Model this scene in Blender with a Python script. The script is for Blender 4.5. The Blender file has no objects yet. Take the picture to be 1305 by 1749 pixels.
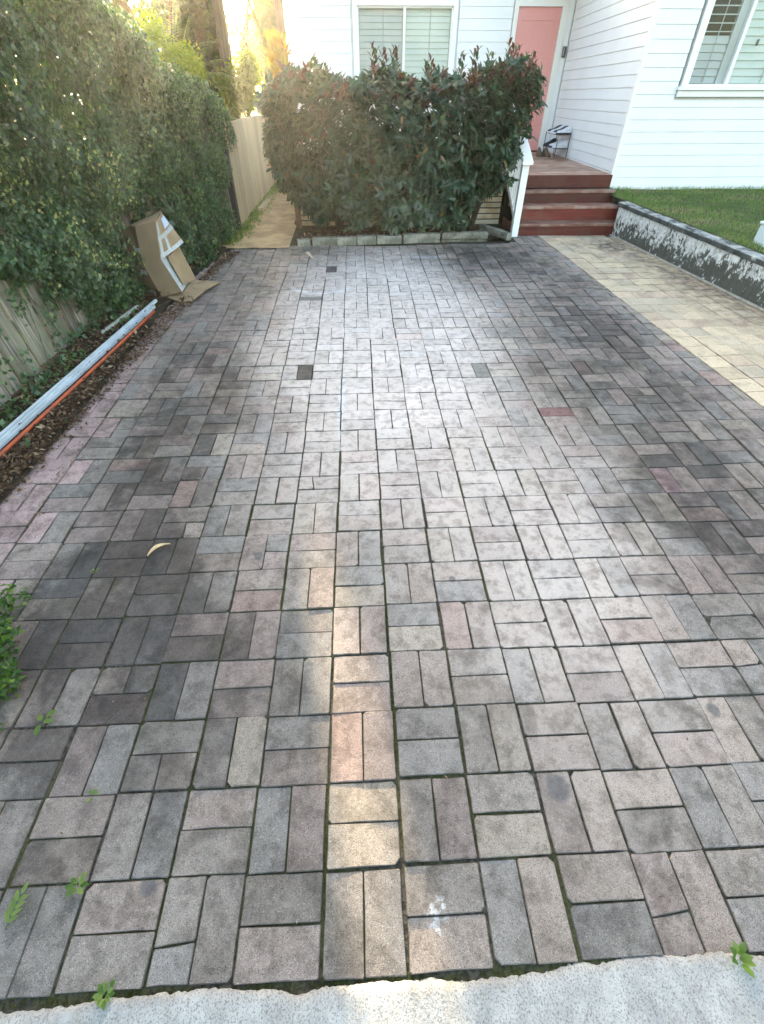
import bpy, math, random
import numpy as np
from mathutils import Vector, Matrix
random.seed(7); rng = np.random.default_rng(11)
SC = bpy.context.scene; COL = SC.collection
R = math.radians; SL = R(2.0)

# ---------------------------------------------------------------- camera, sky, sun, exposure
cam = bpy.data.objects.new('camera', bpy.data.cameras.new('camera')); COL.objects.link(cam)
cam.matrix_world = Matrix(((0.9990, 0.0305, -0.0330, -0.0744), (-0.0449, 0.6716, -0.7396, -0.0731),
                           (-0.0004, 0.7403, 0.6723, 1.7519), (0, 0, 0, 1)))
cam.data.sensor_fit = 'HORIZONTAL'; cam.data.sensor_width = 36; cam.data.lens = 783.5/1305*36
cam.data.clip_start = .02; cam.data.clip_end = 1500
SC.camera = cam
AZ, EL = R(-10.3), R(10.5)              # the low sun stands behind the palms, a little left of straight ahead
W = bpy.data.worlds.new("World"); SC.world = W; W.use_nodes = True
nt = W.node_tree; sky = nt.nodes.new('ShaderNodeTexSky'); sky.sky_type = 'NISHITA'; sky.sun_disc = False
sky.sun_elevation = EL; sky.sun_rotation = AZ; sky.altitude = 20; sky.air_density = 1.0; sky.dust_density = 2.5; sky.ozone_density = 0.0
bg = nt.nodes['Background']; bg.inputs[1].default_value = .15; nt.links.new(sky.outputs[0], bg.inputs[0])
sl = bpy.data.lights.new('sun', 'SUN'); sl.energy = 4.5; sl.angle = R(.5); sl.color = (1, .80, .52)
so = bpy.data.objects.new('sun', sl); COL.objects.link(so)
sd = Vector((math.sin(AZ)*math.cos(EL), math.cos(AZ)*math.cos(EL), math.sin(EL)))
so.rotation_euler = sd.to_track_quat('Z', 'Y').to_euler(); so.location = (0, 0, 30)
vs = SC.view_settings; vs.view_transform = 'Standard'; vs.look = 'None'; vs.gamma = 1; vs.use_curve_mapping = False
vs.exposure = 2.92

# ---------------------------------------------------------------- node helpers
class NT:
    def __init__(s, name, rough=.6, spec=.5):
        s.m = bpy.data.materials.new(name); s.m.use_nodes = True; s.t = s.m.node_tree
        s.b = s.t.nodes['Principled BSDF']; s.b.inputs['Roughness'].default_value = rough
        s.b.inputs['Specular IOR Level'].default_value = spec
        s.out = s.t.nodes['Material Output']
    def n(s, typ, **kw):
        x = s.t.nodes.new(typ)
        for k, v in kw.items():
            if k[0] == 'i' and k[1:].isdigit(): s.put(x.inputs[int(k[1:])], v)
            elif k in x.inputs.keys(): s.put(x.inputs[k], v)
            else: setattr(x, k, v)
        return x
    def put(s, sock, v):
        if isinstance(v, bpy.types.NodeSocket): s.t.links.new(v, sock)
        elif isinstance(v, (tuple, list)) and len(v) == 3 and sock.type == 'RGBA': sock.default_value = (*v, 1)
        else: sock.default_value = v
    def coord(s, kind='Object'): return s.n('ShaderNodeTexCoord').outputs[kind]
    def pos(s): return s.n('ShaderNodeNewGeometry').outputs['Position']
    def map(s, v, loc=(0,0,0), rot=(0,0,0), sc=(1,1,1), vt='POINT'):
        return s.n('ShaderNodeMapping', vector_type=vt, Vector=v, Location=loc, Rotation=rot, Scale=sc).outputs[0]
    def noise(s, v, scale, detail=4, rough=.6, dist=0): 
        x = s.n('ShaderNodeTexNoise', Vector=v, Scale=scale, Detail=detail, Roughness=rough, Distortion=dist); return x.outputs['Fac']
    def voro(s, v, scale, feat='F1', out='Distance'): return s.n('ShaderNodeTexVoronoi', feature=feat, Vector=v, Scale=scale).outputs[out]
    def ramp(s, v, pts, interp='LINEAR'):
        x = s.n('ShaderNodeValToRGB', Fac=v); cr = x.color_ramp; cr.interpolation = interp
        while len(cr.elements) < len(pts): cr.elements.new(.5)
        for e, (p, c) in zip(cr.elements, pts):
            e.position = p; e.color = (c, c, c, 1) if not isinstance(c, tuple) else (*c, 1)
        return x.outputs[0]
    def step(s, v, a, b, lo=0., hi=1.):
        return s.n('ShaderNodeMapRange', interpolation_type='SMOOTHSTEP', i0=v, i1=a, i2=b, i3=lo, i4=hi).outputs[0]
    def mix(s, f, a, b, mode='MIX'):
        x = s.n('ShaderNodeMix', data_type='RGBA', blend_type=mode)
        s.put(x.inputs[0], f); s.put(x.inputs[6], a); s.put(x.inputs[7], b); return x.outputs[2]
    def mth(s, op, a, b=0., c=0., clamp=False):
        return s.n('ShaderNodeMath', operation=op, use_clamp=clamp, i0=a, i1=b, i2=c).outputs[0]
    def blob(s, v, cx, cy, rx, ry, rot=0):
        m = s.map(v, (cx, cy, 0), (0, 0, rot), (rx, ry, 50), 'TEXTURE')
        return s.n('ShaderNodeTexGradient', gradient_type='SPHERICAL', Vector=m).outputs['Fac']
    def bump(s, h, strength=.5, dist=.01, nrm=None):
        x = s.n('ShaderNodeBump', Strength=strength, Distance=dist, Height=h)
        if nrm: s.put(x.inputs['Normal'], nrm)
        s.put(s.b.inputs['Normal'], x.outputs[0]); return x.outputs[0]
    def col(s, c): s.put(s.b.inputs['Base Color'], c)
    def set(s, k, v): s.put(s.b.inputs[k], v)

M = {}
def paver_mat(name, obj_col, beige=False):
    t = NT(name, .75, .45)
    P = t.pos()
    src = t.n('ShaderNodeObjectInfo') if obj_col else t.n('ShaderNodeAttribute', attribute_name='tint')
    base = src.outputs['Color']; own = src.outputs['Alpha']           # own: how readily this paver holds dirt
    fine = t.noise(P, 420, 3, .7); mid = t.noise(P, 55, 5, .65); big = t.noise(P, 3.2, 6, .62); med = t.noise(P, 11, 5, .6)
    c = t.mix(t.step(fine, .38, .66), base, t.mix(1., base, (1.62, 1.60, 1.55), 'MULTIPLY'))
    c = t.mix(t.step(fine, .46, .34), c, t.mix(1., base, (.34, .33, .32), 'MULTIPLY'))
    c = t.mix(t.step(mid, .45, .75, 0, .42), c, t.mix(1., base, (.55, .54, .55), 'MULTIPLY'))
    # stones of the aggregate
    v = t.n('ShaderNodeTexVoronoi', Vector=P, Scale=230.); vc = t.n('ShaderNodeSeparateColor', i0=v.outputs['Color']).outputs[0]
    peb = t.mth('MULTIPLY', t.step(v.outputs['Distance'], .42, .25), t.step(vc, .80, .86))
    c = t.mix(t.mth('MULTIPLY', peb, .55), c, (.55, .53, .50))
    blk = t.mth('MULTIPLY', t.step(v.outputs['Distance'], .5, .3), t.step(vc, .22, .14))
    c = t.mix(t.mth('MULTIPLY', blk, .60), c, (.05, .05, .05))
    # mould and grime that has settled where no wheels or feet pass; distorted by noise so its edge is ragged
    dn = t.n('ShaderNodeTexNoise', Vector=P, Scale=1.6, Detail=5., Roughness=.6)
    Pd = t.n('ShaderNodeVectorMath', operation='MULTIPLY_ADD', i0=dn.outputs['Color'], i1=(.9, 1.1, 0), i2=t.n('ShaderNodeVectorMath', operation='SUBTRACT', i0=P, i1=(.45, .55, 0)).outputs[0]).outputs[0]
    if beige:
        g = t.mth('ADD', t.blob(Pd, 3.35, 6.9, .8, .75), t.blob(Pd, 3.7, 5.4, .55, 2.1, R(8)))
        g = t.mth('MULTIPLY', g, t.step(med, .38, .62, .2, 1.))
        c = t.mix(t.mth('MULTIPLY', g, .95, clamp=True), c, (.085, .075, .065))
        c = t.mix(t.step(t.noise(P, 7, 4), .55, .72, 0, .55), c, (.30, .23, .17))
    else:
        g = None
        for a in ((-1.28, 2.5, .58, 2.6, R(3), 1.2), (-1.15, 1.0, .75, 1.1, 0, 1.0), (-.55, .75, .6, .75, 0, .45), (1.95, 3.3, .85, 1.9, R(4), 1.25), (1.75, 1.75, .75, 1.1, 0, 1.2),
                  (1.55, 6.3, 1.1, 1.1, 0, 1.25), (2.2, 4.9, .5, 1.8, 0, .9), (-1.5, 5.2, .6, 1.9, 0, .35), (.35, .45, .8, .7, 0, .28), (-.2, 6.85, 1.8, .45, 0, .5), (-.1, .0, 2.4, 1.0, 0, .22)):
            x = t.mth('MULTIPLY', t.step(t.blob(Pd, *a[:4], a[4]), .0, .75), a[5]); g = x if g is None else t.mth('ADD', g, x)
        g = t.mth('MULTIPLY', g, t.step(big, .33, .60, .55, 1.))
        g = t.mth('MULTIPLY', g, t.step(med, .3, .6, .60, 1.)); g = t.mth('MULTIPLY', g, t.mth('MULTIPLY_ADD', own, 1.0, .40)); g = t.mth('MULTIPLY', g, t.step(fine, .30, .60, .75, 1.05), clamp=True)
        dk = t.mix(1., c, (.24, .235, .24), 'MULTIPLY')
        c = t.mix(t.mth('MULTIPLY', g, .93), c, dk)
        # pale worn and washed middle, with the sky's sheen painted into its colour
        wear_sheen = t.mth('ADD', t.step(t.blob(Pd, .10, 4.3, 1.35, 3.5), 0, .62), t.step(t.blob(Pd, .85, 1.5, .75, 1.6, R(-10)), 0, .9, 0, .6), clamp=True)
        lum = t.n('ShaderNodeSeparateColor', i0=base).outputs[1]; wear_sheen = t.mth('MULTIPLY', wear_sheen, t.step(lum, .10, .19))
        c = t.mix(t.mth('MULTIPLY', wear_sheen, t.mth('MULTIPLY_ADD', own, .25, .72)), c, (.70, .615, .565))
        # chalky ring and cement smears
        bl = t.blob(P, -.50, 5.42, .42, .36); ring = t.mth('MULTIPLY', t.step(bl, .10, .22), t.step(bl, .42, .24))
        yy = t.n('ShaderNodeSeparateXYZ', i0=P).outputs[1]
        ring = t.mth('MULTIPLY', ring, t.step(yy, 5.5, 5.2)); ch = t.mth('MAXIMUM', ring, t.step(t.blob(P, -.235, 2.95, .035, .55, R(-1)), .05, .5))
        ch = t.mth('MAXIMUM', ch, t.step(t.blob(P, .80, 6.45, .35, .10), .2, .8, 0, .8))
        ch = t.mth('MAXIMUM', ch, t.mth('MULTIPLY', t.step(t.blob(P, .10, .115, .05, .06), .1, .5), t.step(t.noise(P, 60), .48, .56)))
        ch = t.mth('MAXIMUM', ch, t.mth('MULTIPLY', t.step(t.blob(P, -1.72, 2.0, .05, 1.9, R(2)), .15, .8, 0, .55), t.step(t.noise(P, 40), .58, .66)))
        c = t.mix(t.mth('MULTIPLY', ch, t.step(t.noise(P, 25, 5, .7), .30, .62, .1, .75)), c, (.66, .68, .70))
        c = t.mix(t.mth('MULTIPLY', t.step(t.noise(P, 17, 6, .7), .45, .64), .62), c, t.mix(1., c, (.44, .42, .40), 'MULTIPLY'))
    grime = t.mth('MULTIPLY', t.step(t.noise(P, 4.3, 7, .68, .6), .47, .62), t.mth('MULTIPLY_ADD', own, .7, .35)); grime = t.mth('MULTIPLY', grime, t.mth('SUBTRACT', 1.15, t.step(t.blob(P, .3, 3.6, 1.9, 4.2), .1, .8)) if not beige else .6); c = t.mix(t.mth('MULTIPLY', grime, .60, clamp=True), c, t.mix(1., c, (.42, .40, .375), 'MULTIPLY'))
    for (x, y, rr) in ((.32, 1.305, .022), (.54, .42, .05), (1.22, .655, .03), (-.76, .22, .03), (-.62, 1.5, .03)):
            c = t.mix(t.step(t.blob(Pd if 0 else P, x, y, rr, rr*1.2), .1, .45, 0, .6), c, (.06, .065, .075))
    moss = t.mth('MULTIPLY', t.step(t.noise(P, 5), .56, .68), t.step(t.noise(P, 90, 3), .5, .66))
    c = t.mix(t.mth('MULTIPLY', moss, .30), c, (.10, .13, .04))
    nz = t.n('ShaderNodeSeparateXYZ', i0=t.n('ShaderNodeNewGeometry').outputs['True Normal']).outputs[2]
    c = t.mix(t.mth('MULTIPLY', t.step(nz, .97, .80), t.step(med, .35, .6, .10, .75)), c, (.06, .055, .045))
    t.col(c)
    t.set('Roughness', t.step(med, .3, .7, .62, .80))
    h = t.mth('ADD', t.mth('MULTIPLY', fine, .7), t.mth('MULTIPLY', mid, .8))
    t.bump(h, .85, .0045)
    return t.m
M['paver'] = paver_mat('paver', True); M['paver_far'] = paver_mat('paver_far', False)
M['beige'] = paver_mat('beige_paver', True, True)

def simple(name, c, rough=.6, spec=.5, c2=None, sc=8, bump=0, bs=40, dist=.004, metal=0, objrand=0):
    t = NT(name, rough, spec); P = t.coord('Object') if objrand else t.pos()
    k = t.mix(t.step(t.noise(P, sc, 5), .35, .65), c, c2) if c2 else c
    if objrand:
        r = t.n('ShaderNodeObjectInfo').outputs['Random']
        k = t.n('ShaderNodeHueSaturation', Color=t.mix(0., k, k), Value=t.step(r, 0, 1, 1-objrand, 1+objrand)).outputs[0]
    t.col(k); t.set('Metallic', metal)
    if bump: t.bump(t.noise(P, bs, 4), bump, dist)
    return t.m

def wood(name, c1, c2, axis=0, rough=.6, rand=.2, gscale=1., spec=.4, grey=None):
    t = NT(name, rough, spec); O = t.coord('Object'); r = t.n('ShaderNodeObjectInfo').outputs['Random']
    off = t.n('ShaderNodeCombineXYZ', i0=t.mth('MULTIPLY', r, 37.), i1=t.mth('MULTIPLY', r, 71.), i2=t.mth('MULTIPLY', r, 13.)).outputs[0]
    O = t.n('ShaderNodeVectorMath', operation='ADD', i0=O, i1=off).outputs[0]
    s = [60*gscale]*3; s[axis] = 2.2*gscale
    g = t.noise(t.map(O, sc=tuple(s)), 1, 6, .65, .4); n2 = t.noise(O, 5, 4)
    c = t.mix(t.step(g, .3, .7), c1, c2)
    if grey: c = t.mix(t.step(n2, .42, .62, 0, .8), c, grey)
    c = t.n('ShaderNodeHueSaturation', Color=c, Value=t.step(r, 0, 1, 1-rand, 1+rand)).outputs[0]
    t.col(c); t.bump(g, .5, .003); return t.m

def leafmat(name, pts, rough=.35, trans=.35, spec=.5, transcol=None):
    t = NT(name, rough, spec); a = t.n('ShaderNodeAttribute', attribute_name='tint').outputs['Fac']
    c = t.ramp(a, pts); t.col(c)
    tl = t.n('ShaderNodeBsdfTranslucent'); t.put(tl.inputs[0], t.mix(1., c, transcol or (2.2, 2.6, .9), 'MULTIPLY'))
    mx = t.n('ShaderNodeMixShader', i0=trans, i1=t.b.outputs[0], i2=tl.outputs[0]); t.t.links.new(mx.outputs[0], t.out.inputs[0]); return t.m

# bed of sand, soil and moss in the joints
t = NT('joint_sand', .95, .1); P = t.pos()
c = t.mix(t.step(t.noise(P, 60), .4, .6), (.035, .031, .025), (.085, .075, .058))
xx = t.n('ShaderNodeSeparateXYZ', i0=P).outputs[0]
ms = t.mth('MULTIPLY', t.step(t.noise(t.map(P, sc=(1, .7, 1)), 3.1, 4), .42, .56), t.step(t.mth('ABSOLUTE', t.mth('ADD', xx, .35)), 1.7, .9))
c = t.mix(t.mth('MULTIPLY', ms, .6), c, t.mix(t.noise(P, 120), (.030, .036, .010), (.075, .085, .02))); t.col(c); t.bump(t.noise(P, 150), 1, .006); M['bed'] = t.m

t = NT('kerb_concrete', .85, .3); P = t.pos()
pit = t.mth('MULTIPLY', t.step(t.noise(t.map(P, sc=(1.2, 1., 1)), 190, 4, .75), .50, .40), t.step(t.noise(P, 9), .25, .40))
c = t.mix(t.step(t.noise(P, 14, 5), .3, .7), (.54, .54, .52), (.40, .40, .385)); c = t.mix(t.mth('MULTIPLY', pit, .75), c, (.17, .16, .14))
c = t.mix(t.step(t.noise(P, 13, 6, .75), .56, .68, 0, .6), c, (.28, .27, .24)); t.col(c); t.bump(t.noise(P, 110, 6, .75), 1., .008); M['kerb'] = t.m

t = NT('white_paint', .45, .4); P = t.pos()
t.col(t.mix(t.step(t.noise(P, 1.7, 4), .35, .75), (.77, .785, .80), (.73, .745, .765))); t.bump(t.noise(P, 90), .06, .002); M['white'] = t.m
M['trim'] = simple('white_gloss_trim', (.82, .82, .81), .35, .5, (.78, .79, .79), 3)
M['cream_trim'] = simple('cream_frame_paint', (.74, .74, .70), .4, .5)
M['door'] = simple('pink_door_paint', (.66, .27, .25), .38, .5, (.69, .30, .28), 2)
M['chrome'] = simple('brushed_metal', (.6, .58, .55), .25, .5, metal=1)
M['dark'] = simple('dark_recess', (.015, .014, .013), .9)
M['black'] = simple('black_plastic', (.02, .021, .025), .4)
M['shutter'] = simple('shutter_paint', (.46, .48, .48), .5, .4, (.42, .44, .44), 3)
M['shutter_r'] = simple('shutter_paint_green', (.60, .64, .60), .5, .4, (.55, .60, .56), 3)
t = NT('window_glass', .03, .5); tr = t.n('ShaderNodeBsdfTransparent', Color=(.95, .97, .97)); gl = t.n('ShaderNodeBsdfGlossy', Color=(.9, .95, 1.), Roughness=.03)
fr = t.n('ShaderNodeFresnel', IOR=1.5); mx = t.n('ShaderNodeMixShader', i0=t.mth('MULTIPLY', fr.outputs[0], .28), i1=tr.outputs[0], i2=gl.outputs[0]); t.t.links.new(mx.outputs[0], t.out.inputs[0]); M['glass'] = t.m
M['deck'] = wood('merbau_decking', (.17, .065, .038), (.33, .16, .10), 0, .42, .35, .6, .5, (.40, .29, .22))
M['riser'] = wood('merbau_riser', (.070, .011, .009), (.145, .026, .016), 0, .5, .42, .5, .3, (.11, .035, .024))
M['tread'] = wood('worn_merbau_tread', (.13, .045, .028), (.24, .11, .075), 0, .45, .25, .6, .5, (.30, .21, .17))
M['slat'] = wood('weathered_cream_slat', (.80, .72, .58), (.62, .52, .38), 0, .7, .10, .4, .3, (.50, .36, .22))
M['paling'] = wood('weathered_paling', (.35, .31, .25), (.10, .088, .07), 2, .85, .36, 1.0, .2, (.20, .19, .13))
M['tanboard'] = wood('tan_fence_board', (.62, .50, .32), (.46, .36, .22), 2, .75, .12, .5, .3)  # tan lightened to carry the passage's warm bounce light in the colour
M['trunk'] = wood('palm_trunk', (.20, .155, .11), (.10, .075, .055), 2, .9, .1, .25, .2)
M['stem'] = wood('brown_stem', (.045, .034, .024), (.022, .017, .012), 2, .85, .1, .5, .2)
M['edge'] = simple('edging_block_concrete', (.26, .25, .21), .9, .2, (.13, .13, .10), 9, .8, 60, .006, objrand=.15)
M['terracotta'] = simple('timber_post_brown', (.30, .19, .12), .8, .3, (.20, .13, .09), 12, .4)
M['soil'] = simple('dark_soil', (.045, .032, .022), .95, .1, (.075, .055, .038), 9, 1., 30, .03)
M['orange'] = simple('orange_pvc', (.46, .085, .025), .5, .4, (.30, .07, .035), 14)
M['pipe'] = simple('pale_blue_white_pvc', (.66, .72, .76), .35, .5, (.52, .57, .60), 5)
M['tape'] = simple('clear_packing_tape', (.62, .66, .70), .18, .7, (.50, .50, .47), 30)
M['card_shaded'] = simple('shaded_carton_face', (.225, .165, .105), .8, .2, (.19, .14, .09), 5)  # carton brown with the shade of these faces painted into the colour
M['label'] = simple('pale_blue_label', (.60, .68, .84), .5)
M['meter'] = simple('pale_plastic', (.62, .70, .74), .5)
M['shoe_white'] = simple('white_shoe', (.72, .72, .74), .6, .3, (.5, .52, .58), 40)
M['shoe_dark'] = simple('dark_shoe', (.03, .032, .045), .6, .3)
M['shoe_brown'] = simple('brown_boot', (.10, .07, .045), .6, .3)
M['inside'] = simple('dim_room', (.02, .022, .026), .9)
M['roof'] = simple('grey_roof_metal', (.25, .27, .28), .5)
M['path'] = simple('sandy_concrete_path', (.58, .40, .22), .9, .2, (.40, .27, .15), 5, .5, 30, .01)  # colour lifted to stand in for sunlight that the fence blocks
M['ground'] = simple('dry_grassy_ground', (.06, .065, .03), .95, .1, (.10, .085, .05), .7, .6, 12, .05)
M['road'] = simple('road_asphalt', (.05, .05, .05), .9, .2, (.065, .063, .06), 30, .6, 150, .01)

t = NT('cardboard', .8, .2); O = t.pos(); c = t.mix(t.step(t.noise(O, 6, 4), .35, .65), (.37, .265, .16), (.31, .22, .13))
c = t.mix(t.step(t.noise(t.map(O, sc=(1, 1, 40)), 3), .5, .7, 0, .25), c, (.28, .18, .10)); t.col(c); t.bump(t.noise(t.map(O, sc=(1, 1, 120)), 1.2), .12, .002); M['card'] = t.m

# blotched render on the retaining wall
t = NT('mouldy_render', .9, .2); P = t.pos(); O = t.coord('Object')
z = t.n('ShaderNodeSeparateXYZ', i0=P).outputs[2]
zz = t.step(z, .18, .62)
n1 = t.noise(t.map(P, sc=(1, 1, .6)), 19, 8, .74, .1); 
mk = t.mth('ADD', n1, t.mth('MULTIPLY', zz, -.20)); mk = t.mth('ADD', mk, t.mth('MULTIPLY', t.noise(P, 3.5, 3), .30)); mould = t.step(mk, .515, .565)
c = t.mix(t.step(t.noise(P, 25, 5), .3, .7), (.80, .81, .80), (.58, .58, .56))
c = t.mix(t.mth('MULTIPLY', t.step(t.noise(t.map(P, sc=(3, 3, .6)), 6, 4), .5, .65), .6), c, (.30, .31, .31))
c = t.mix(t.mth('MULTIPLY', mould, .92), c, t.mix(t.noise(P, 50), (.02, .022, .017), (.085, .088, .062))); t.col(c); t.bump(t.mth('ADD', n1, t.noise(P, 70)), .8, .012); M['render'] = t.m
t = NT('blotched_coping', .9, .2); P = t.pos(); n1 = t.noise(P, 7, 6, .65)
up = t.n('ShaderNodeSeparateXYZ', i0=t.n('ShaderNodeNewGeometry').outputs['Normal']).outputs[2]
c = t.mix(t.mth('MULTIPLY', t.step(n1, .36, .58), t.step(up, .3, .8, .15, 1.)), (.04, .045, .045), (.36, .37, .35)); c = t.mix(t.mth('MULTIPLY', t.step(n1, .60, .70), .8), c, (.55, .56, .52)); t.col(c); t.bump(t.noise(P, 60), .7, .01); M['coping'] = t.m  # dark all round, paler in blotches mainly on faces pointing up

M['ivy'] = leafmat('ivy_leaf', [(0, (.024, .050, .024)), (.45, (.050, .104, .048)), (.82, (.105, .185, .075)), (.93, (.34, .36, .13)), (1, (.46, .42, .20))], .34, .30, .6)
M['shrub'] = leafmat('shrub_leaf', [(0, (.008, .026, .014)), (.5, (.018, .058, .026)), (.78, (.045, .110, .045)), (.80, (.060, .026, .018)), (.95, (.11, .042, .028)), (1, (.20, .15, .05))], .32, .20, .6, (2., 2., .8))
M['lit'] = leafmat('pale_yellow_green_leaf', [(0, (.07, .12, .02)), (.5, (.13, .19, .03)), (1, (.26, .26, .05))], .5, .55, .3, (2.0, 2.0, .6))
M['frond'] = leafmat('palm_frond', [(0, (.035, .065, .015)), (.6, (.07, .12, .02)), (1, (.22, .19, .05))], .45, .45, .4, (2.4, 2.6, .7))
M['brownfrond'] = leafmat('dry_palm_frond', [(0, (.10, .07, .035)), (1, (.20, .14, .07))], .8, .3, .2, (1.6, 1.4, .8))
M['weed'] = leafmat('weed_leaf', [(0, (.06, .12, .02)), (1, (.16, .22, .05))], .5, .35, .4)
M['grass'] = leafmat('lawn_blade', [(0, (.09, .16, .045)), (.6, (.17, .26, .07)), (.85, (.28, .30, .13)), (1, (.36, .29, .18))], .6, .3, .3, (1.6, 1.7, .8))
M['litter'] = leafmat('dead_leaf', [(0, (.05, .03, .018)), (.5, (.12, .07, .04)), (.85, (.22, .15, .09)), (1, (.38, .30, .20))], .8, .15, .2, (1.3, 1.1, .8))
M['treeleaf'] = leafmat('tree_leaf', [(0, (.018, .035, .010)), (.6, (.045, .075, .018)), (1, (.13, .15, .03))], .5, .40, .4, (2.4, 2.4, .7))
M['dryleaf'] = leafmat('yellow_fallen_leaf', [(0, (.55, .40, .16)), (1, (.62, .48, .22))], .6, .2, .3, (1.2, 1.1, .9))

# ---------------------------------------------------------------- mesh helpers
class MB:
    def __init__(s): s.v = []; s.f = []
    def box(s, x0, x1, y0, y1, z0, z1, mat=None):
        b = len(s.v); p = [(x, y, z) for z in (z0, z1) for y in (y0, y1) for x in (x0, x1)]
        if mat is not None: p = [tuple(mat @ Vector(q)) for q in p]
        s.v += p; s.f += [tuple(b+i for i in q) for q in ((0,2,3,1), (4,5,7,6), (0,1,5,4), (2,6,7,3), (0,4,6,2), (1,3,7,5))]; return s
    def prism(s, prof, p0, p1, up=(0,0,1)):                  # profile points (out, up) swept from p0 to p1
        p0, p1, up = Vector(p0), Vector(p1), Vector(up); d = (p1-p0).normalized(); o = d.cross(up).normalized()
        b = len(s.v); n = len(prof)
        for p in (p0, p1): s.v += [tuple(p + o*a + up*h) for a, h in prof]
        s.f += [(b+i, b+(i+1) % n, b+n+(i+1) % n, b+n+i) for i in range(n)]
        s.f += [tuple(b+i for i in range(n))[::-1], tuple(b+n+i for i in range(n))]; return s
    def tube(s, pts, rad, n=8):
        pts = [Vector(p) for p in pts]; b = len(s.v)
        if not isinstance(rad, (list, tuple)): rad = [rad]*len(pts)
        for i, p in enumerate(pts):
            d = (pts[min(i+1, len(pts)-1)] - pts[max(i-1, 0)]).normalized()
            a = d.cross(Vector((.3, .2, 1) if abs(d.z) < .9 else (1, .1, 0))).normalized(); c = d.cross(a)
            s.v += [tuple(p + (a*math.cos(k*2*math.pi/n) + c*math.sin(k*2*math.pi/n))*rad[i]) for k in range(n)]
        for i in range(len(pts)-1):
            for k in range(n): s.f.append((b+i*n+k, b+i*n+(k+1) % n, b+(i+1)*n+(k+1) % n, b+(i+1)*n+k))
        s.f += [tuple(b+k for k in range(n))[::-1], tuple(b+(len(pts)-1)*n+k for k in range(n))]; return s
    def quad(s, *p): b = len(s.v); s.v += [tuple(q) for q in p]; s.f.append(tuple(range(b, b+len(p)))); return s
    def mesh(s, name):
        me = bpy.data.meshes.new(name); me.from_pydata(s.v, [], s.f); me.update(); return me
    def build(s, name, mat, parent=None, bevel=0, smooth=False, solid=0, loc=None):
        me = s.mesh(name); o = link(name, me, mat, parent)
        if loc is not None: 
            me.transform(Matrix.Translation(-Vector(loc))); o.location = loc
        if solid: q = o.modifiers.new('s', 'SOLIDIFY'); q.thickness = solid; q.offset = 0
        if bevel: q = o.modifiers.new('b', 'BEVEL'); q.width = bevel; q.segments = 2; q.limit_method = 'ANGLE'
        if smooth:
            for p in me.polygons: p.use_smooth = True
        return o
def link(name, me, mat, parent=None):
    if mat is not None and not me.materials: me.materials.append(mat)
    o = bpy.data.objects.new(name, me); COL.objects.link(o)
    if parent is not None: o.parent = parent
    return o
def tag(o, label=None, cat=None, group=None, kind=None):
    for k, v in (('label', label), ('category', cat), ('group', group), ('kind', kind)):
        if v: o[k] = v
    return o
def thing(name, loc, label, cat, group=None):
    o = bpy.data.objects.new(name, None); COL.objects.link(o); o.location = loc; o.empty_display_size = .2
    bpy.context.view_layer.update(); return tag(o, label, cat, group)
def fix(o):                                        # keep world placement of children built in world coordinates under a placed Empty
    for ch in o.children: ch.matrix_parent_inverse = Matrix.Translation(-o.location)
def tri_mesh(name, V, F, tint=None):
    V = np.asarray(V, np.float32); F = np.asarray(F, np.int32); me = bpy.data.meshes.new(name)
    me.vertices.add(len(V)); me.vertices.foreach_set('co', V.ravel()); me.loops.add(F.size); me.loops.foreach_set('vertex_index', F.ravel())
    me.polygons.add(len(F)); me.polygons.foreach_set('loop_start', np.arange(0, F.size, 3, dtype=np.int32)); me.update(calc_edges=True)
    if tint is not None: a = me.attributes.new('tint', 'FLOAT', 'POINT'); a.data.foreach_set('value', np.asarray(tint, np.float32))
    me.validate(); return me
LEAF4 = (np.array([(0,0,0), (.45,-.5,.10), (.5,0,0), (.45,.5,.10), (1,0,-.06)]), np.array([(0,1,2), (0,2,3), (1,4,2), (2,4,3)]))
LEAF8 = (np.array([(0,0,0), (.3,-.42,.08), (.3,.42,.08), (.7,-.45,.03), (.7,.45,.03), (1,0,-.16), (.33,0,0), (.7,0,-.05)]),
         np.array([(0,1,6), (0,6,2), (1,3,7), (1,7,6), (6,7,4), (6,4,2), (3,5,7), (7,5,4)]))
BLADE = (np.array([(0,-.5,0), (0,.5,0), (.55,-.35,.0), (.55,.35,.0), (1,0,-.12)]), np.array([(0,2,3), (0,3,1), (2,4,3)]))
def unit(a): return a/np.maximum(np.linalg.norm(a, axis=-1, keepdims=True), 1e-9)
def leaves(name, pos, d, n, L, Wd, tint, T=LEAF4):
    tv, tf = T; N = len(pos); d = unit(d); s = unit(np.cross(n, d)); n = np.cross(d, s)
    L = np.broadcast_to(L, N); Wd = np.broadcast_to(Wd, N)
    V = pos[:, None] + tv[None, :, 0:1]*(d*L[:, None])[:, None] + tv[None, :, 1:2]*(s*Wd[:, None])[:, None] + tv[None, :, 2:3]*(n*L[:, None])[:, None]
    F = tf[None] + (np.arange(N)*len(tv))[:, None, None]
    return tri_mesh(name, V.reshape(-1, 3), F.reshape(-1, 3), np.repeat(tint, len(tv)))
def rvec(N): return rng.normal(size=(N, 3))
def snoise(p, f, seed=0):                           # cheap smooth pseudo-noise, about -1..1
    r = np.random.default_rng(seed); o = np.zeros(len(p))
    for k in range(5):
        w = r.normal(size=3)*f*(1.0+.5*k); o += np.sin(p @ w + r.uniform(0, 6.28))
    return o/2.6
def gz(y): return math.tan(SL)*max(0, min(y, 15))    # the ground rises gently towards the house

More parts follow.
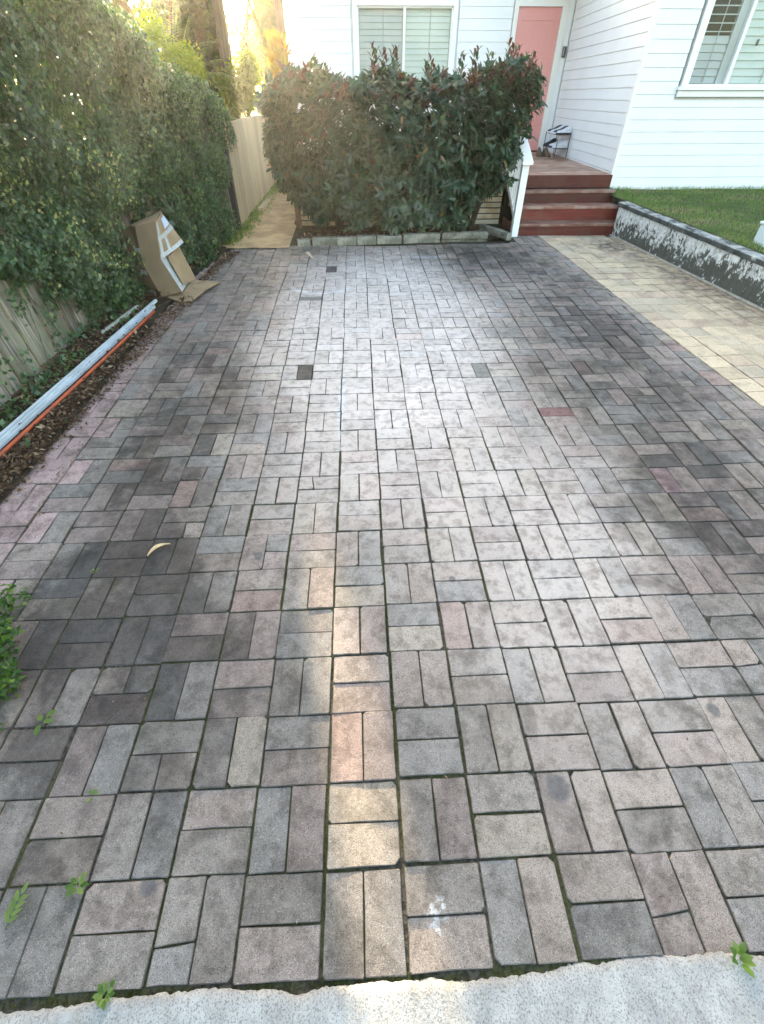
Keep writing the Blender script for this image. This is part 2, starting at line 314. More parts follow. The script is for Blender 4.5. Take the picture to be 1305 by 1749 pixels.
# ---------------------------------------------------------------- ground, kerb, road
nx, ny = 60, 90
xs = np.concatenate([np.linspace(-300, -12, 12)[:-1], np.linspace(-12, 12, 37), np.linspace(12, 300, 12)[1:]])
ys = np.concatenate([np.linspace(-300, -1.3, 10), np.linspace(-1.25, 20, 44), np.linspace(22, 500, 12)])
m = MB()
for y in ys:
    for x in xs: m.v.append((x, y, gz(y) - (.05 if y > -1.2 else .16)))
for j in range(len(ys)-1):
    for i in range(len(xs)-1): a = j*len(xs)+i; m.f.append((a, a+1, a+1+len(xs), a+len(xs)))
tag(m.build('ground', M['ground']), kind='structure')
m = MB(); m.box(-60, 60, -9, -1.3, -.3, -.13); tag(m.build('road', M['road']), kind='structure')
# rough painted concrete kerb in front of the first course of pavers
m = MB(); X = np.arange(-3.5, 3.5, .008); rows = [0, .004, .012, .03, .06, .12, .25, .5, 1.25]
def sm(n, k): return np.convolve(rng.normal(size=n+k-1), np.ones(k)/k**.5, 'valid')
edge = -.004 + .003*np.sin(X*9+.5) + .0015*np.sin(X*31) + .0009*sm(len(X), 3) + .0016*sm(len(X), 12) - .012*np.exp(-((X-.2)/.14)**2) - .012*np.exp(-((X+.3)/.05)**2) + .018*np.exp(-((X-.62)/.25)**2) - .01*np.exp(-((X+1.0)/.1)**2)
for k, rr in enumerate(rows):
    for i, x in enumerate(X):
        zt = (-.05, -.006, .003, .004, .002, 0, 0, -.004, -.02)[k] + .0016*rng.normal()*(k < 7) + .003
        m.v.append((x, edge[i]-rr + .0010*rng.normal()*(k < 5), zt))
nX = len(X)
for k in range(len(rows)-1):
    for i in range(nX-1): a = k*nX+i; m.f.append((a, a+nX, a+nX+1, a+1))
b = len(m.v); m.box(-3.5, 3.5, -1.3, -.06, -.3, -.03)
tag(m.build('kerb', M['kerb'], smooth=True), kind='structure')

# ---------------------------------------------------------------- driveway: basket-weave pavers
TILT = Matrix.Rotation(SL, 4, 'X')
bed = MB()
gx = np.linspace(-2.22, 4.1, 80); gy = np.linspace(-.09, 7.45, 97)
def und(x, y): return .007*math.sin(x*2.1+.6*y) + .006*math.sin(y*1.7-x) + .003*math.sin(3.9*x+2.3*y)
for y in gy:
    for x in gx: bed.v.append((x, y, und(x, y)-(.0066 if y < 2.5 else .0105) + .0010*random.random()))
for j in range(len(gy)-1):
    for i in range(len(gx)-1): a = j*len(gx)+i; bed.f.append((a, a+1, a+1+len(gx), a+len(gx)))
drive = tag(bed.build('driveway', M['bed']), kind='structure'); drive.matrix_world = TILT
U = .235
def xb(y): return 2.93-.058*y                          # seam against the strip of beige pavers
def xl(y): return -2.13 if y < 3 else (-2.13+.18*(y-3)/3 if y < 6 else -1.95+.25*(y-6)/.9)
def clip(P, a, b, c):                                # keep a*x+b*y <= c
    out = []
    for i in range(len(P)):
        p, q = P[i], P[(i+1) % len(P)]; dp = a*p[0]+b*p[1]-c; dq = a*q[0]+b*q[1]-c
        if dp <= 0: out.append(p)
        if (dp < 0 < dq) or (dq < 0 < dp): s = dp/(dp-dq); out.append((p[0]+(q[0]-p[0])*s, p[1]+(q[1]-p[1])*s))
    return out
def area(P): return abs(sum(P[i][0]*P[(i+1) % len(P)][1]-P[(i+1) % len(P)][0]*P[i][1] for i in range(len(P))))/2
def paver_geo(P, hi, top=0., thick=.045, ch=.0022):
    """top face, chamfer ring, skirt; corners knocked off on the near ones"""
    cx = sum(p[0] for p in P)/len(P); cy = sum(p[1] for p in P)/len(P)
    Q = []
    if hi:
        for i in range(len(P)):
            p, a, b = Vector(P[i]), Vector(P[i-1]), Vector(P[(i+1) % len(P)]); k = random.uniform(.002, .005) if random.random() < .85 else random.uniform(.008, .018)
            Q.append(p+(a-p).normalized()*k); 
            Q.append(p+(b-p).normalized()*k)
        Q2 = []
        for i, q in enumerate(Q):
            Q2.append(q)
            if i % 2 == 1:
                nq = Q[(i+1) % len(Q)]; L = (nq-q).length
                if L > .08:
                    e = q.lerp(nq, random.uniform(.25, .75)); nn = Vector((-(nq-q).y, (nq-q).x)).normalized(); Q2.append(e+nn*random.uniform(-.0006, .0020))
        Q = Q2
    else: Q = [Vector(p) for p in P]
    n = len(Q); c = Vector((cx, cy)); V = []
    for q in Q: d = (c-q).normalized(); V.append((q.x+d.x*ch*1.3, q.y+d.y*ch*1.3, top))
    for q in Q: V.append((q.x, q.y, top-ch))
    for q in Q: V.append((q.x, q.y, top-thick))
    F = [tuple(range(n))] + [(i, n+i, n+(i+1) % n, (i+1) % n) for i in range(n)] + [(n+i, 2*n+i, 2*n+(i+1) % n, n+(i+1) % n) for i in range(n)]
    return V, F, (cx, cy)
PAL = [((.220, .202, .190), 7), ((.239, .206, .192), 6), ((.252, .220, .200), 3), ((.202, .195, .192), 4), ((.227, .190, .181), 4), ((.265, .239, .208), 2), ((.189, .178, .172), 2), ((.265, .200, .186), 1)]
PW = [c for c, w in PAL for _ in range(w)]
SPEC = {(-.54, 3.37): (.055, .05, .048), (-.58, 5.86): (.075, .065, .062), (-.38, 5.89): (.07, .06, .06), (-.52, 4.99): (.12, .125, .12), (-.36, 4.98): (.20, .17, .13), (.85, 3.34): (.13, .13, .115),
        (.35, 1.22): (.20, .185, .175), (1.7, 2.0): (.36, .235, .235), (1.35, 2.75): (.16, .08, .08), (.30, 4.1): (.50, .27, .22), (-.05, 4.15): (.28, .30, .31), (.32, 3.75): (.28, .30, .32), (.2, 2.7): (.30, .31, .315)}
pcs = []
for r in range(0, 33):
    for c_ in range(-10, 13):
        x0, y0 = c_*U, r*U; j = lambda s=.0012: random.gauss(0, s)
        gxc, gyc, gm = (.0036 if c_ in (0, -1, 1, -3) and r < 9 else .0020)+abs(j(.0012)), .0014+abs(j(.0011)), .0012+abs(j(.0010))
        ox, oy = j(.0016)+.004*math.sin(r*.9+c_*.3), j(.0015)+.004*math.sin(c_*1.3+.2*r)
        a, b, c2, d = x0+gxc+ox, x0+U-gxc+ox, y0+gyc+oy, y0+U-gyc+oy
        if (c_+r) % 2 == 0: mid = y0+U/2+oy+j(); rects = [(a, b, c2, mid-gm), (a, b, mid+gm, d)]
        else: mid = x0+U/2+ox+j(); rects = [(a, mid-gm, c2, d), (mid+gm, b, c2, d)]
        for (p, q, s_, t_) in rects:
            polys = [[(p+j(.0007), s_+j(.0007)), (q+j(.0007), s_+j(.0007)), (q+j(.0007), t_+j(.0007)), (p+j(.0007), t_+j(.0007))]]
            cx, cy = (p+q)/2, (s_+t_)/2
            if random.random() < .035 and cy < 5:                    # a cracked paver: two pieces with a ragged crack
                if q-p > t_-s_: k = random.uniform(.35, .65); e1, e2 = random.uniform(-.012, .012), random.uniform(-.012, .012); X1, X2 = p+(q-p)*k+e1, p+(q-p)*k+e2; polys = [[(p, s_), (X1-.0015, s_), (X2-.0015, t_), (p, t_)], [(X1+.0015, s_), (q, s_), (q, t_), (X2+.0015, t_)]]
                else: k = random.uniform(.35, .65); e1, e2 = random.uniform(-.01, .01), random.uniform(-.01, .01); Y1, Y2 = s_+(t_-s_)*k+e1, s_+(t_-s_)*k+e2; polys = [[(p, s_), (q, s_), (q, Y2-.0015), (p, Y1-.0015)], [(p, Y1+.0015), (q, Y2+.0015), (q, t_), (p, t_)]]
            for P in polys:
                ym = 7.40 if cx > 2.02 else (7.0 if cx > -1.15 else 6.85)
                P = clip(P, 0, 1, ym-.003)
                if P: P = clip(P, 1, .058, 2.93-.004)
                if P: P = clip(P, -1, 0, -xl(cy)+random.uniform(-.0, .03))
                if not P or area(P) < .0012: continue
                col = random.choice(PW); k = random.uniform(.88, 1.10); col = (col[0]*k*1.06, col[1]*k*1.0, col[2]*k*.94)
                if cx < -1.80 - (.0 if cy < 3 else .08): col = tuple(a_*b_ for a_, b_ in zip((.36, .26, .245), (k, k, k)))
                for (sx, sy), sc in SPEC.items():
                    if abs(cx-sx) < (q-p)/2 and abs(cy-sy) < (t_-s_)/2: col = sc
                pcs.append((P, col, cx, cy))
def seen(cx, cy): return cy > -.1 and abs(cx-.05) < .80*cy+.95
pcs.sort(key=lambda e: (0 if seen(e[2], e[3]) else 1, math.hypot(e[2]+.05, e[3]+.3)))
farV, farF, farC = [], [], []
for i, (P, col, cx, cy) in enumerate(pcs):
    V, F, c0 = paver_geo(P, i < 300 and len(P) == 4); ax, ay = random.gauss(0, .010), random.gauss(0, .010); zz = und(cx, cy)+random.gauss(0, .0013)
    V = [(x, y, z+zz+ax*(x-cx)+ay*(y-cy)) for x, y, z in V]
    if i < 300:
        me = bpy.data.meshes.new('paver'); me.from_pydata([(x-c0[0], y-c0[1], z-zz) for x, y, z in V], [], F)
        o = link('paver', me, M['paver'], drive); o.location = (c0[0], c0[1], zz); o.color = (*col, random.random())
    else:
        b = len(farV); farV += V; farF += [tuple(b+k for k in f) for f in F]; farC += [(*col, random.random())]*len(V)
me = bpy.data.meshes.new('distant_pavers'); me.from_pydata(farV, [], farF)
at = me.attributes.new('tint', 'FLOAT_COLOR', 'POINT'); at.data.foreach_set('color', np.array(farC, np.float32).ravel())
tag(link('distant_pavers', me, M['paver_far'], drive), kind='stuff')
# beige square pavers of the walkway beside the retaining wall
def xw(y): return 3.62+(7.16-y)*.137                   # foot of the retaining wall
ang = math.atan(.058); ca, sa = math.cos(ang), math.sin(ang); S = .196
for r in range(9, 40):
    for c_ in range(0, 9):
        jx = random.gauss(0, .0012)
        P = []
        for du, dv in ((0, 0), (1, 0), (1, 1), (0, 1)):
            uu = c_*S+.0025+(S-.005)*du+jx; vv = r*S+.002+(S-.004)*dv + (.5*S if 0 else 0)
            P.append((2.93+ca*uu-sa*vv, sa*uu+ca*vv))
        cx, cy = sum(p[0] for p in P)/4, sum(p[1] for p in P)/4
        P = clip(P, 0, 1, 7.395)
        if P: P = clip(P, 1, .137, 3.62+7.16*.137-.03)
        if not P or area(P) < .002 or cy > 7.4 or cx > 4.0: continue
        V, F, c0 = paver_geo(P, False, .001); zz = und(cx, cy)+random.gauss(0, .0008)
        me = bpy.data.meshes.new('beige_paver'); me.from_pydata([(x-c0[0], y-c0[1], z) for x, y, z in V], [], F)
        o = link('beige_paver', me, M['beige'], drive); o.location = (c0[0], c0[1], zz); k = random.uniform(.86, 1.12)
        col = random.choice([(.50, .40, .27), (.48, .365, .26), (.46, .38, .275), (.53, .425, .29)]); o.color = (*[v*k for v in col], 1)
m = MB(); pp = [(xw(y)-.045, y) for y in (7.38, 5.5, 2.2)]; m.prism([(0, 0), (.05, 0), (.05, .02), (.0, .008)], (xw(7.36), 7.36, -.002), (xw(2.2), 2.2, -.002))
mf = m.build('mortar_fillet', simple('mortar', (.50, .46, .40), .9, .2, (.33, .30, .26), 20, .5), drive)

# ---------------------------------------------------------------- soil strip, path, lawn, garden bed
def strip(name, mat, xa, xc, y0, y1, ny, nx, dz, amp, seed=1):
    m = MB(); 
    for j in range(ny+1):
        y = y0+(y1-y0)*j/ny; a, b = xa(y), xc(y)
        for i in range(nx+1):
            x = a+(b-a)*i/nx; e = min(i, nx-i)/(nx/2)
            p = np.array([[x, y, 0]]); m.v.append((x, y, gz(y)+dz+amp*float(snoise(p, 9, seed)[0])*min(1, e*2)))
    for j in range(ny):
        for i in range(nx): k = j*(nx+1)+i; m.f.append((k, k+1, k+nx+2, k+nx+1))
    return tag(m.build(name, mat, smooth=True), kind='structure')
FB = [(-1.0, -2.8), (2.0, -2.66), (3.0, -2.62), (4.5, -2.60), (5.3, -2.45), (6.1, -2.20), (6.9, -1.93), (7.9, -1.84), (9.0, -1.83), (11.0, -1.78), (13.5, -1.75)]
def fx(y): return float(np.interp(y, [p[0] for p in FB], [p[1] for p in FB]))
def litter_edge(y): return float(np.interp(y, [-1, 1.6, 2.2, 2.9, 4, 5, 6.2, 6.95], [-1.45, -2.1, -2.05, -2.03, -2.0, -1.99, -1.96, -1.72]))
strip('soil_strip', M['soil'], lambda y: fx(y)-.4, lambda y: litter_edge(y)-.03, -.0, 6.9, 120, 16, .012, .014)
strip('side_path', M['path'], lambda y: fx(y)-.2, lambda y: -1.0 if y < 8 else -1.05, 6.84, 14, 50, 12, .020, .005, 4)
def lz(x, y): return .55+(y-4.9)*.038
m = MB(); LX = np.linspace(0, 6, 25); LY = np.linspace(-1, 8.3, 40)
for y in LY:
    for i, x in enumerate(LX): X_ = xw(y)+.14+x; m.v.append((X_, y, lz(X_, y)+.006*math.sin(X_*5+y*3)))
for j in range(39):
    for i in range(24): k = j*25+i; m.f.append((k, k+1, k+26, k+25))
tag(m.build('lawn', simple('lawn_soil', (.06, .085, .03), .95, .1, (.12, .10, .06), 5, .5, 60, .02)), kind='structure')
N = 30000; y = rng.uniform(3.4, 8.29, N); x = xw(y)+.15+rng.uniform(0, 1, N)**1.3*3.6; keep = (x < 7.5)
pz = lz(x, y); pos = np.stack([x, y, pz], 1)[keep]; n_ = len(pos)
d = np.stack([rng.normal(0, .5, n_), rng.normal(0, .5, n_), np.ones(n_)], 1); bare = snoise(pos, 2.6, 5)
L = rng.uniform(.02, .05, n_)*(1+.7*(pos[:, 1] > 8.1)); tint = np.clip(.45+.2*rng.normal(size=n_)+.34*bare, 0, .99)
sel = (bare < 1.0) | (rng.random(n_) < .4)
me = leaves('grass_blades', pos[sel], d[sel], rvec(sel.sum()), L[sel], .005, tint[sel], BLADE); tag(link('grass', me, M['grass']), 'short green lawn grass behind the retaining wall', 'grass', kind='stuff')
# garden bed under the shrub
m = MB()
for j in range(14):
    for i in range(50): X_ = -.95+3.0*i/49; Y_ = 7.09+1.15*j/13; m.v.append((X_, Y_, .275-.07*j/13+.008*math.sin(i*1.7+j)+.012*random.random()))
for j in range(13):
    for i in range(49): k = j*50+i; m.f.append((k, k+1, k+51, k+50))
m.box(-.95, 2.05, 7.1, 8.24, .1, .19)
tag(m.build('garden_bed', M['soil']), kind='structure')

# leaf litter (stuff) on the strip and the bed
def litter(name, n, fxp, label, Lr=(.015, .05), tlo=0, thi=1, green=0):
    P = np.array([fxp() for _ in range(n)]); d = np.stack([rng.normal(size=n), rng.normal(size=n), rng.normal(0, .35, n)], 1); nn = np.stack([rng.normal(0, .45, n), rng.normal(0, .45, n), np.ones(n)], 1)
    L = rng.uniform(*Lr, n); me = leaves(name, P, d, nn, L, L*rng.uniform(.25, .6, n), rng.uniform(tlo, thi, n)**1.3, LEAF4)
    return tag(link(name, me, M['litter']), label, 'leaf litter', kind='stuff')
def lp():
    y = random.uniform(.2, 6.7); a, b = fx(y)+.05, litter_edge(y)+random.gauss(-.02, .05); x = a+(b-a)*random.random()**.7; x = x+.2 if abs(x-(-2.44+(y-1.6)*.106)) < .09 and random.random() < .9 else x; return (x, y, gz(y)+.042+random.uniform(0, .012) if x < litter_edge(y)-.04 else gz(y)+.011)
litter('leaf_litter', 9000, lp, 'dry brown leaves strewn along the soil beside the fence')
def lp2(): y = random.uniform(7.12, 8.1); return (random.uniform(-.85, 2.0), y, .300-.065*(y-7.1)+random.uniform(0, .015))
litter('mulch_litter', 1800, lp2, 'dry leaves lying in the garden bed under the shrub', (.02, .06))
def lp3(): y = random.uniform(.1, 6.9); x = -1.9+abs(random.gauss(0, .55)) if random.random() < .85 else random.uniform(-1.9, 2.3); return (x, y, gz(y)+.006+und(x, y)+random.uniform(0, .003))
litter('paving_debris', 420, lp3, 'tiny leaf scraps and grit scattered over the paving', (.006, .018), .4, 1)
def lp4():
    y = random.uniform(1.7, 4.2); x = -1.88+.02*math.sin(y*5)+random.gauss(0, .012); return (x, y, gz(y)+.008+und(x, y))
litter('joint_debris', 420, lp4, 'pale grit and leaf crumbs filling the long joint left of the paving', (.006, .018), .5, 1)

# ---------------------------------------------------------------- house
house = thing('house', (1.5, 12.2, .42), 'white weatherboard house with pink front door and timber porch', 'house')
DZ = .874
core = MB(); cw = Vector((3.78, 8.32)); cr = Vector((4.0, 12.08))
core.box(-1.24, 2.84, 12.11, 12.2, .45, 3.35)                  # main wall with an opening for the window is made of four boxes
core = MB()
core.box(-1.24, -.02, 12.11, 12.25, .45, 3.35); core.box(1.80, 2.87, 12.11, 12.25, .45, 3.35); core.box(-.02, 1.80, 12.11, 12.25, .45, 1.72); core.box(-.02, 1.80, 12.11, 12.25, 2.98, 3.35)
core.box(2.87, 3.83, 12.11, 12.25, 3.0, 3.35); core.box(3.83, 4.1, 12.11, 12.25, .45, 3.35); core.box(-1.24, -1.1, 12.25, 19, .45, 3.35); core.box(-1.1, 4.1, 18.8, 19, .45, 3.35)
core.box(3.86, 4.36, 8.35, 8.5, .5, 3.35); core.box(4.36, 6.2, 8.35, 8.5, .5, 1.74); core.box(6.2, 10, 8.35, 8.5, .5, 3.35); core.box(4.36, 6.2, 8.35, 8.5, 2.9, 3.35); core.box(9.85, 10, 8.5, 19, .5, 3.35); core.box(4.1, 10, 18.8, 19, .5, 3.35)
core.quad((3.83, 8.5, .5), (4.04, 12.11, .5), (4.04, 12.11, 3.35), (3.83, 8.5, 3.35))
core.build('wall', M['white'], house)
m = MB(); m.box(-1.08, 4.09, 12.9, 12.92, .46, 3.34); m.build('room_interior', M['inside'], house); m = MB(); m.box(4.08, 9.84, 9.2, 9.22, .51, 3.34); m.build('room_interior', M['inside'], house)
def boards(p0, p1, z0, z1, pitch, name='siding_board', cut=None):
    """weatherboards; p0->p1 seen from outside with outside on the right hand of the direction"""
    k = 0; z = z0; nb = int(math.ceil((z1-z0)/pitch))
    for i in range(nb):
        za = z0+i*pitch; zb = min(za+pitch, z1)
        if zb-za < .02: continue
        m = MB(); prof = [(0, .0), (.0155, .0), (.017, .004), (.0095, zb-za-.012), (.006, zb-za-.0005), (0, zb-za-.0005)]
        m.prism(prof, (p0[0], p0[1], za), (p1[0], p1[1], za)); m.build(name, M['white'], house)
zb0 = .66; pit = .1333
# right wing, front (board lines at 2.49, 2.36 ... .76)
boards((3.80, 8.32+.0), (4.36, 8.32), .695-.0, 3.3, pit); boards((4.36, 8.32), (6.2, 8.32), .695, 1.70, pit); boards((6.2, 8.32), (9.9, 8.32), .695, 3.3, pit)
boards((4.36, 8.32), (6.2, 8.32), 2.96, 3.3, pit)
# recess wall beside the porch
boards((4.0, 12.06), (3.775, 8.36), .90, 3.3, pit)
# main wall
boards((-1.22, 12.085), (-.10, 12.085), .54, 3.3, .15); boards((1.88, 12.085), (2.85, 12.085), .54, 3.3, .15); boards((-.10, 12.085), (1.88, 12.085), .54, 1.62, .15); boards((-.10, 12.085), (1.88, 12.085), 3.07, 3.3, .15)
boards((3.86, 12.085), (3.97, 12.085), .9, 3.3, 3.0)
m = MB(); m.box(3.755, 3.80, 8.292, 8.36, .66, 3.3); m.build('corner_trim', M['trim'], house, .003)
m = MB(); m.box(-1.28, -1.22, 12.04, 12.12, .5, 3.3); m.build('corner_trim', M['trim'], house, .003)
m = MB(); m.box(-1.30, -1.255, 12.12, 19, .42, 3.3); m.build('side_wall', M['white'], house)
m = MB(); m.box(3.80, 9.9, 8.30, 8.35, .62, .694); m.build('base_board', M['trim'], house)
m = MB(); m.box(3.80, 9.9, 8.36, 8.5, .3, .62); m.build('foundation', simple('dark_brick_base', (.10, .07, .06), .9), house)
m = MB(); m.prism([(0, 0), (.016, 0), (.016, .018), (0, .022)], (3.995, 12.06, DZ), (3.772, 8.34, DZ)); m.build('skirting', M['trim'], house)
# roof: eave boards above the picture, low hip behind
m = MB(); m.box(-1.6, 3.6, 11.75, 19.4, 3.36, 3.42); m.box(3.62, 10.4, 8.0, 19.4, 3.362, 3.422)
m.build('soffit', M['trim'], house)
m = MB(); m.quad((-1.7, 11.7, 3.43), (10.5, 11.7, 3.43), (8, 15.6, 4.9), (1, 15.6, 4.9)); m.quad((10.5, 19.5, 3.43), (-1.7, 19.5, 3.43), (1, 15.6, 4.9), (8, 15.6, 4.9)); m.quad((-1.7, 19.5, 3.43), (-1.7, 11.7, 3.43), (1, 15.6, 4.9)); m.quad((10.5, 11.7, 3.43), (10.5, 19.5, 3.43), (8, 15.6, 4.9))
m.quad((3.5, 7.9, 3.434), (10.5, 7.9, 3.434), (7, 9.8, 4.2)); m.quad((3.5, 7.9, 3.434), (7, 9.8, 4.2), (7, 14, 4.3), (3.5, 11.7, 3.434)); m.quad((10.5, 7.9, 3.434), (10.5, 11.7, 3.434), (7, 14, 4.3), (7, 9.8, 4.2))
m.build('roof', M['roof'], house, solid=.04)
# door
m = MB(); m.box(2.87, 2.95, 12.045, 12.13, DZ, 3.02); m.box(3.75, 3.86, 12.045, 12.13, DZ, 3.02); m.box(2.95, 3.75, 12.045, 12.13, 2.94, 3.02); m.build('door_frame', M['cream_trim'], house, .003)
m = MB(); m.box(2.95, 3.75, 12.10, 12.14, DZ+.02, 2.94); door = m.build('door', M['door'], house)
rail_z = [(DZ+.02, DZ+.17), (1.36-.0, 1.43), (1.86, 1.93), (2.28, 2.35), (2.77, 2.94)]
for a, b in rail_z: m = MB(); m.box(3.05, 3.65, 12.088, 12.10, a, b); m.build('door_rail', M['door'], door, .002)
m = MB(); m.box(2.952, 3.05, 12.087, 12.1, DZ+.02, 2.938); m.box(3.65, 3.748, 12.087, 12.1, DZ+.02, 2.938); m.build('door_stiles', M['door'], door, .002)
m = MB(); m.tube([(3.685, 12.09, 1.905), (3.685, 12.04, 1.905)], .018, 12); m.tube([(3.685, 12.045, 1.905), (3.60, 12.04, 1.90)], .010, 8); m.build('door_handle', M['chrome'], door, smooth=True)
m = MB(); m.box(2.93, 3.78, 12.0, 12.12, DZ+.001, DZ+.022); m.build('door_sill', M['riser'], house)
m = MB(); m.box(3.89, 3.955, 12.03, 12.062, 2.285, 2.435); ic = m.build('intercom', M['black'], house, .006)
m = MB(); m.box(3.895, 3.915, 12.024, 12.031, 2.30, 2.42); m.build('intercom_panel', simple('grey_keypad', (.25, .25, .27), .4), ic)
m = MB(); m.box(3.924, 3.95, 12.024, 12.031, 2.30, 2.42); m.build('intercom_screen', simple('dark_screen', (.05, .05, .06), .2), ic)
# windows: frame, sashes, glass, shutters with single louvres
def window(x0, x1, xm, z0, z1, Y, pitch, lip, openz=None):
    w = MB(); t_ = .065
    w.box(x0-.09, x0-.005, Y-.045, Y+.04, z0-.02, z1+.09); w.box(x1+.005, x1+.09, Y-.045, Y+.04, z0-.02, z1+.09); w.box(x0-.005, x1+.005, Y-.045, Y+.04, z1+.005, z1+.09)
    win = w.build('window', M['trim'], house, .003)
    s = MB(); s.box(x0-.13, x1+.13, Y-.085, Y+.03, z0-.062, z0-.022); s.box(x0-.11, x1+.11, Y-.05, Y+.0, z0-.13, z0-.064); s.build('window_sill', M['trim'], win, .004)
    s = MB(); s.box(x0-.005, x1+.005, Y-.012, Y+.05, z0-.022, z0+.0); s.box(x0-.005, x0+.02, Y-.01, Y+.05, z0, z1); s.box(x1-.02, x1+.005, Y-.01, Y+.05, z0, z1); s.box(x0, x1, Y-.01, Y+.05, z1-.02, z1+.005); s.build('sash_frame', M['trim'], win, .002)
    s = MB(); s.box(xm-.022, xm+.022, Y-.02, Y+.05, z0, z1); s.build('mullion', M['trim'], win, .002)
    for a, b, mat in ((x0+.02, xm-.022, M['shutter']), (xm+.022, x1-.02, M['shutter_r'])):
        g = MB(); g.box(a, b, Y+.012, Y+.016, z0, z1); g.build('window_pane', M['glass'], win)
        lf = a; rt = b-(.10 if lip and a < xm-.1 else 0)
        if rt < b: g = MB(); g.box(rt, b, Y+.05, Y+.10, z0, z1); g.build('shutter_stile', M['shutter'], win)
        z = z0+.005
        while z < z1-.01:
            op = openz is not None and a < xm-.1 and z > openz
            g = MB(); cz = z+pitch/2; mt = Matrix.Translation((0, Y+.085, cz)) @ Matrix.Rotation(R(94 if op else -14), 4, 'X')
            g.box(lf, rt, -.005, .005, -pitch*.52, pitch*.52, mt); g.build('louvre', mat, win); z += pitch
        g = MB(); xc = lf+(rt-lf)*.55; g.tube([(xc, Y+.055, z0+.02), (xc, Y+.055, z1-.02)], .006, 6); g.build('tilt_rod', simple('rod_grey', (.36, .38, .38), .5), win)
    return win
window(4.48, 5.95, 5.02, 1.865, 2.86, 8.32, .077, True, 2.315)
window(.03, 1.755, .88, 1.74, 2.935, 12.085, .083, False)
m = MB(); m.box(5.28, 5.30, 8.37, 8.39, 2.24, 2.30); m.build('latch', M['black'], house)
# porch deck and steps
for i in range(27):
    y0 = 8.235+i*.142
    if y0+.138 > 12.05: break
    xr = 3.775+(y0-8.36)*.06 if y0 > 8.3 else 3.74
    m = MB(); m.box(-1.03, xr-.004, y0, y0+.137, DZ-.022, DZ); m.build('deck_board', M['deck'], house, .003)
m = MB(); m.box(-1.03, 3.745, 8.205, 8.231, DZ-.155, DZ-.0); m.build('deck_fascia', M['riser'], house, .003)
m = MB(); m.box(2.17, 3.745, 8.1, 8.22, .5, .72); m.box(-1.0, 3.7, 8.4, 8.45, .2, DZ-.03); m.build('deck_frame', M['dark'], house)
steps = [(7.405, 7.68, .397), (7.649, 7.96, .569), (7.934, 8.203, .720)]
zp = gz(7.4)-.02
for i, (y0, y1, zt) in enumerate(steps):
    m = MB(); m.box(2.165, 3.73, y0-.012, y1, zt-.032, zt); m.build('step_tread', M['tread'], house, .004)
    m = MB(); m.box(2.175, 3.72, y0+.006, y0+.028, zp, zt-.033); m.build('step_riser', M['riser'], house, .002)
    zp = zt
m = MB(); m.box(2.175, 3.72, 8.235, 8.25, .72, DZ-.157); m.box(2.175, 2.20, 7.44, 8.2, gz(7.4)-.02, .36); m.box(3.69, 3.72, 7.44, 8.2, gz(7.4)-.02, .36); m.build('step_stringer', M['riser'], house)
# slatted screen below the deck
for i in range(8):
    z0 = .150+i*.0735
    m = MB(); m.box(-1.03, 2.13, 8.236, 8.256, z0+.03, z0+.03+.058); m.build('screen_slat', M['slat'], house, .002)
m = MB(); m.box(-1.02, 2.12, 8.27, 8.30, .2, .72); m.build('screen_gap_dark', M['dark'], house)  # near-black sheet paints the darkness behind the slats
m = MB(); m.box(-1.02, -.94, 8.14, 8.22, .18, .72); m.build('screen_post', M['terracotta'], house, .004)
# handrail
rail = thing('stair_railing', (2.15, 7.37, gz(7.37)), 'white timber stair railing left of the red steps', 'railing')
m = MB(); m.box(2.105, 2.195, 7.33, 7.42, gz(7.35)-.02, 1.085); m.build('newel_post', M['trim'], rail, .004)
m = MB(); m.prism([(-.07, 0), (.07, 0), (.07, .032), (.06, .042), (-.06, .042), (-.07, .032)], (2.15, 7.27, 1.082), (2.15, 8.45, 1.66)); m.build('handrail', M['trim'], rail, .003)
m = MB(); m.prism([(-.02, 0), (.02, 0), (.02, .06), (-.02, .06)], (2.15, 7.40, .40), (2.15, 8.30, .90)); m.build('bottom_rail', M['trim'], rail)
for i in range(8):
    y0 = 7.47+i*.105; m = MB(); m.box(2.135, 2.165, y0, y0+.022, .45+(y0-7.4)*.545, 1.16+(y0-7.4)*.49); m.build('baluster', M['trim'], rail)
m = MB(); m.box(2.105, 2.195, 8.24, 8.33, DZ-.02, 1.60); m.build('newel_post', M['trim'], rail, .004)
fix(rail); fix(house)

# ---------------------------------------------------------------- retaining wall and things by the lawn
rw = thing('retaining_wall', (xw(5.5)+.05, 5.5, gz(5.5)), 'low rendered retaining wall blotched with black mould beside the beige pavers', 'wall')
def wt(y): return .545+(y-4.9)*.045                   # height of the wall's top
m = MB(); n = 90; cols = 9
for i in range(n+1):
    y = 7.40-(7.40-1.6)*i/n
    for k in range(cols): f_ = k/(cols-1); zz = gz(y)-.03+(wt(y)-.05-gz(y)+.03)*f_; m.v.append((xw(y)+.012*math.sin(y*7+k)*.4+.006*random.gauss(0, 1), y, zz))
for i in range(n):
    for k in range(cols-1): a = i*cols+k; m.f.append((a, a+cols, a+cols+1, a+1))
m.prism([(-.02, 0), (-.13, 0), (-.13, .6), (-.02, .6)], (xw(7.4), 7.4, gz(7)-.3), (xw(1.6), 1.6, gz(1.6)-.3))
m.build('rendered_face', M['render'], rw, smooth=True)
ya = 7.42; L = [.62, .55, .6, .48, .66, .58, .6, .6, .6, .5]
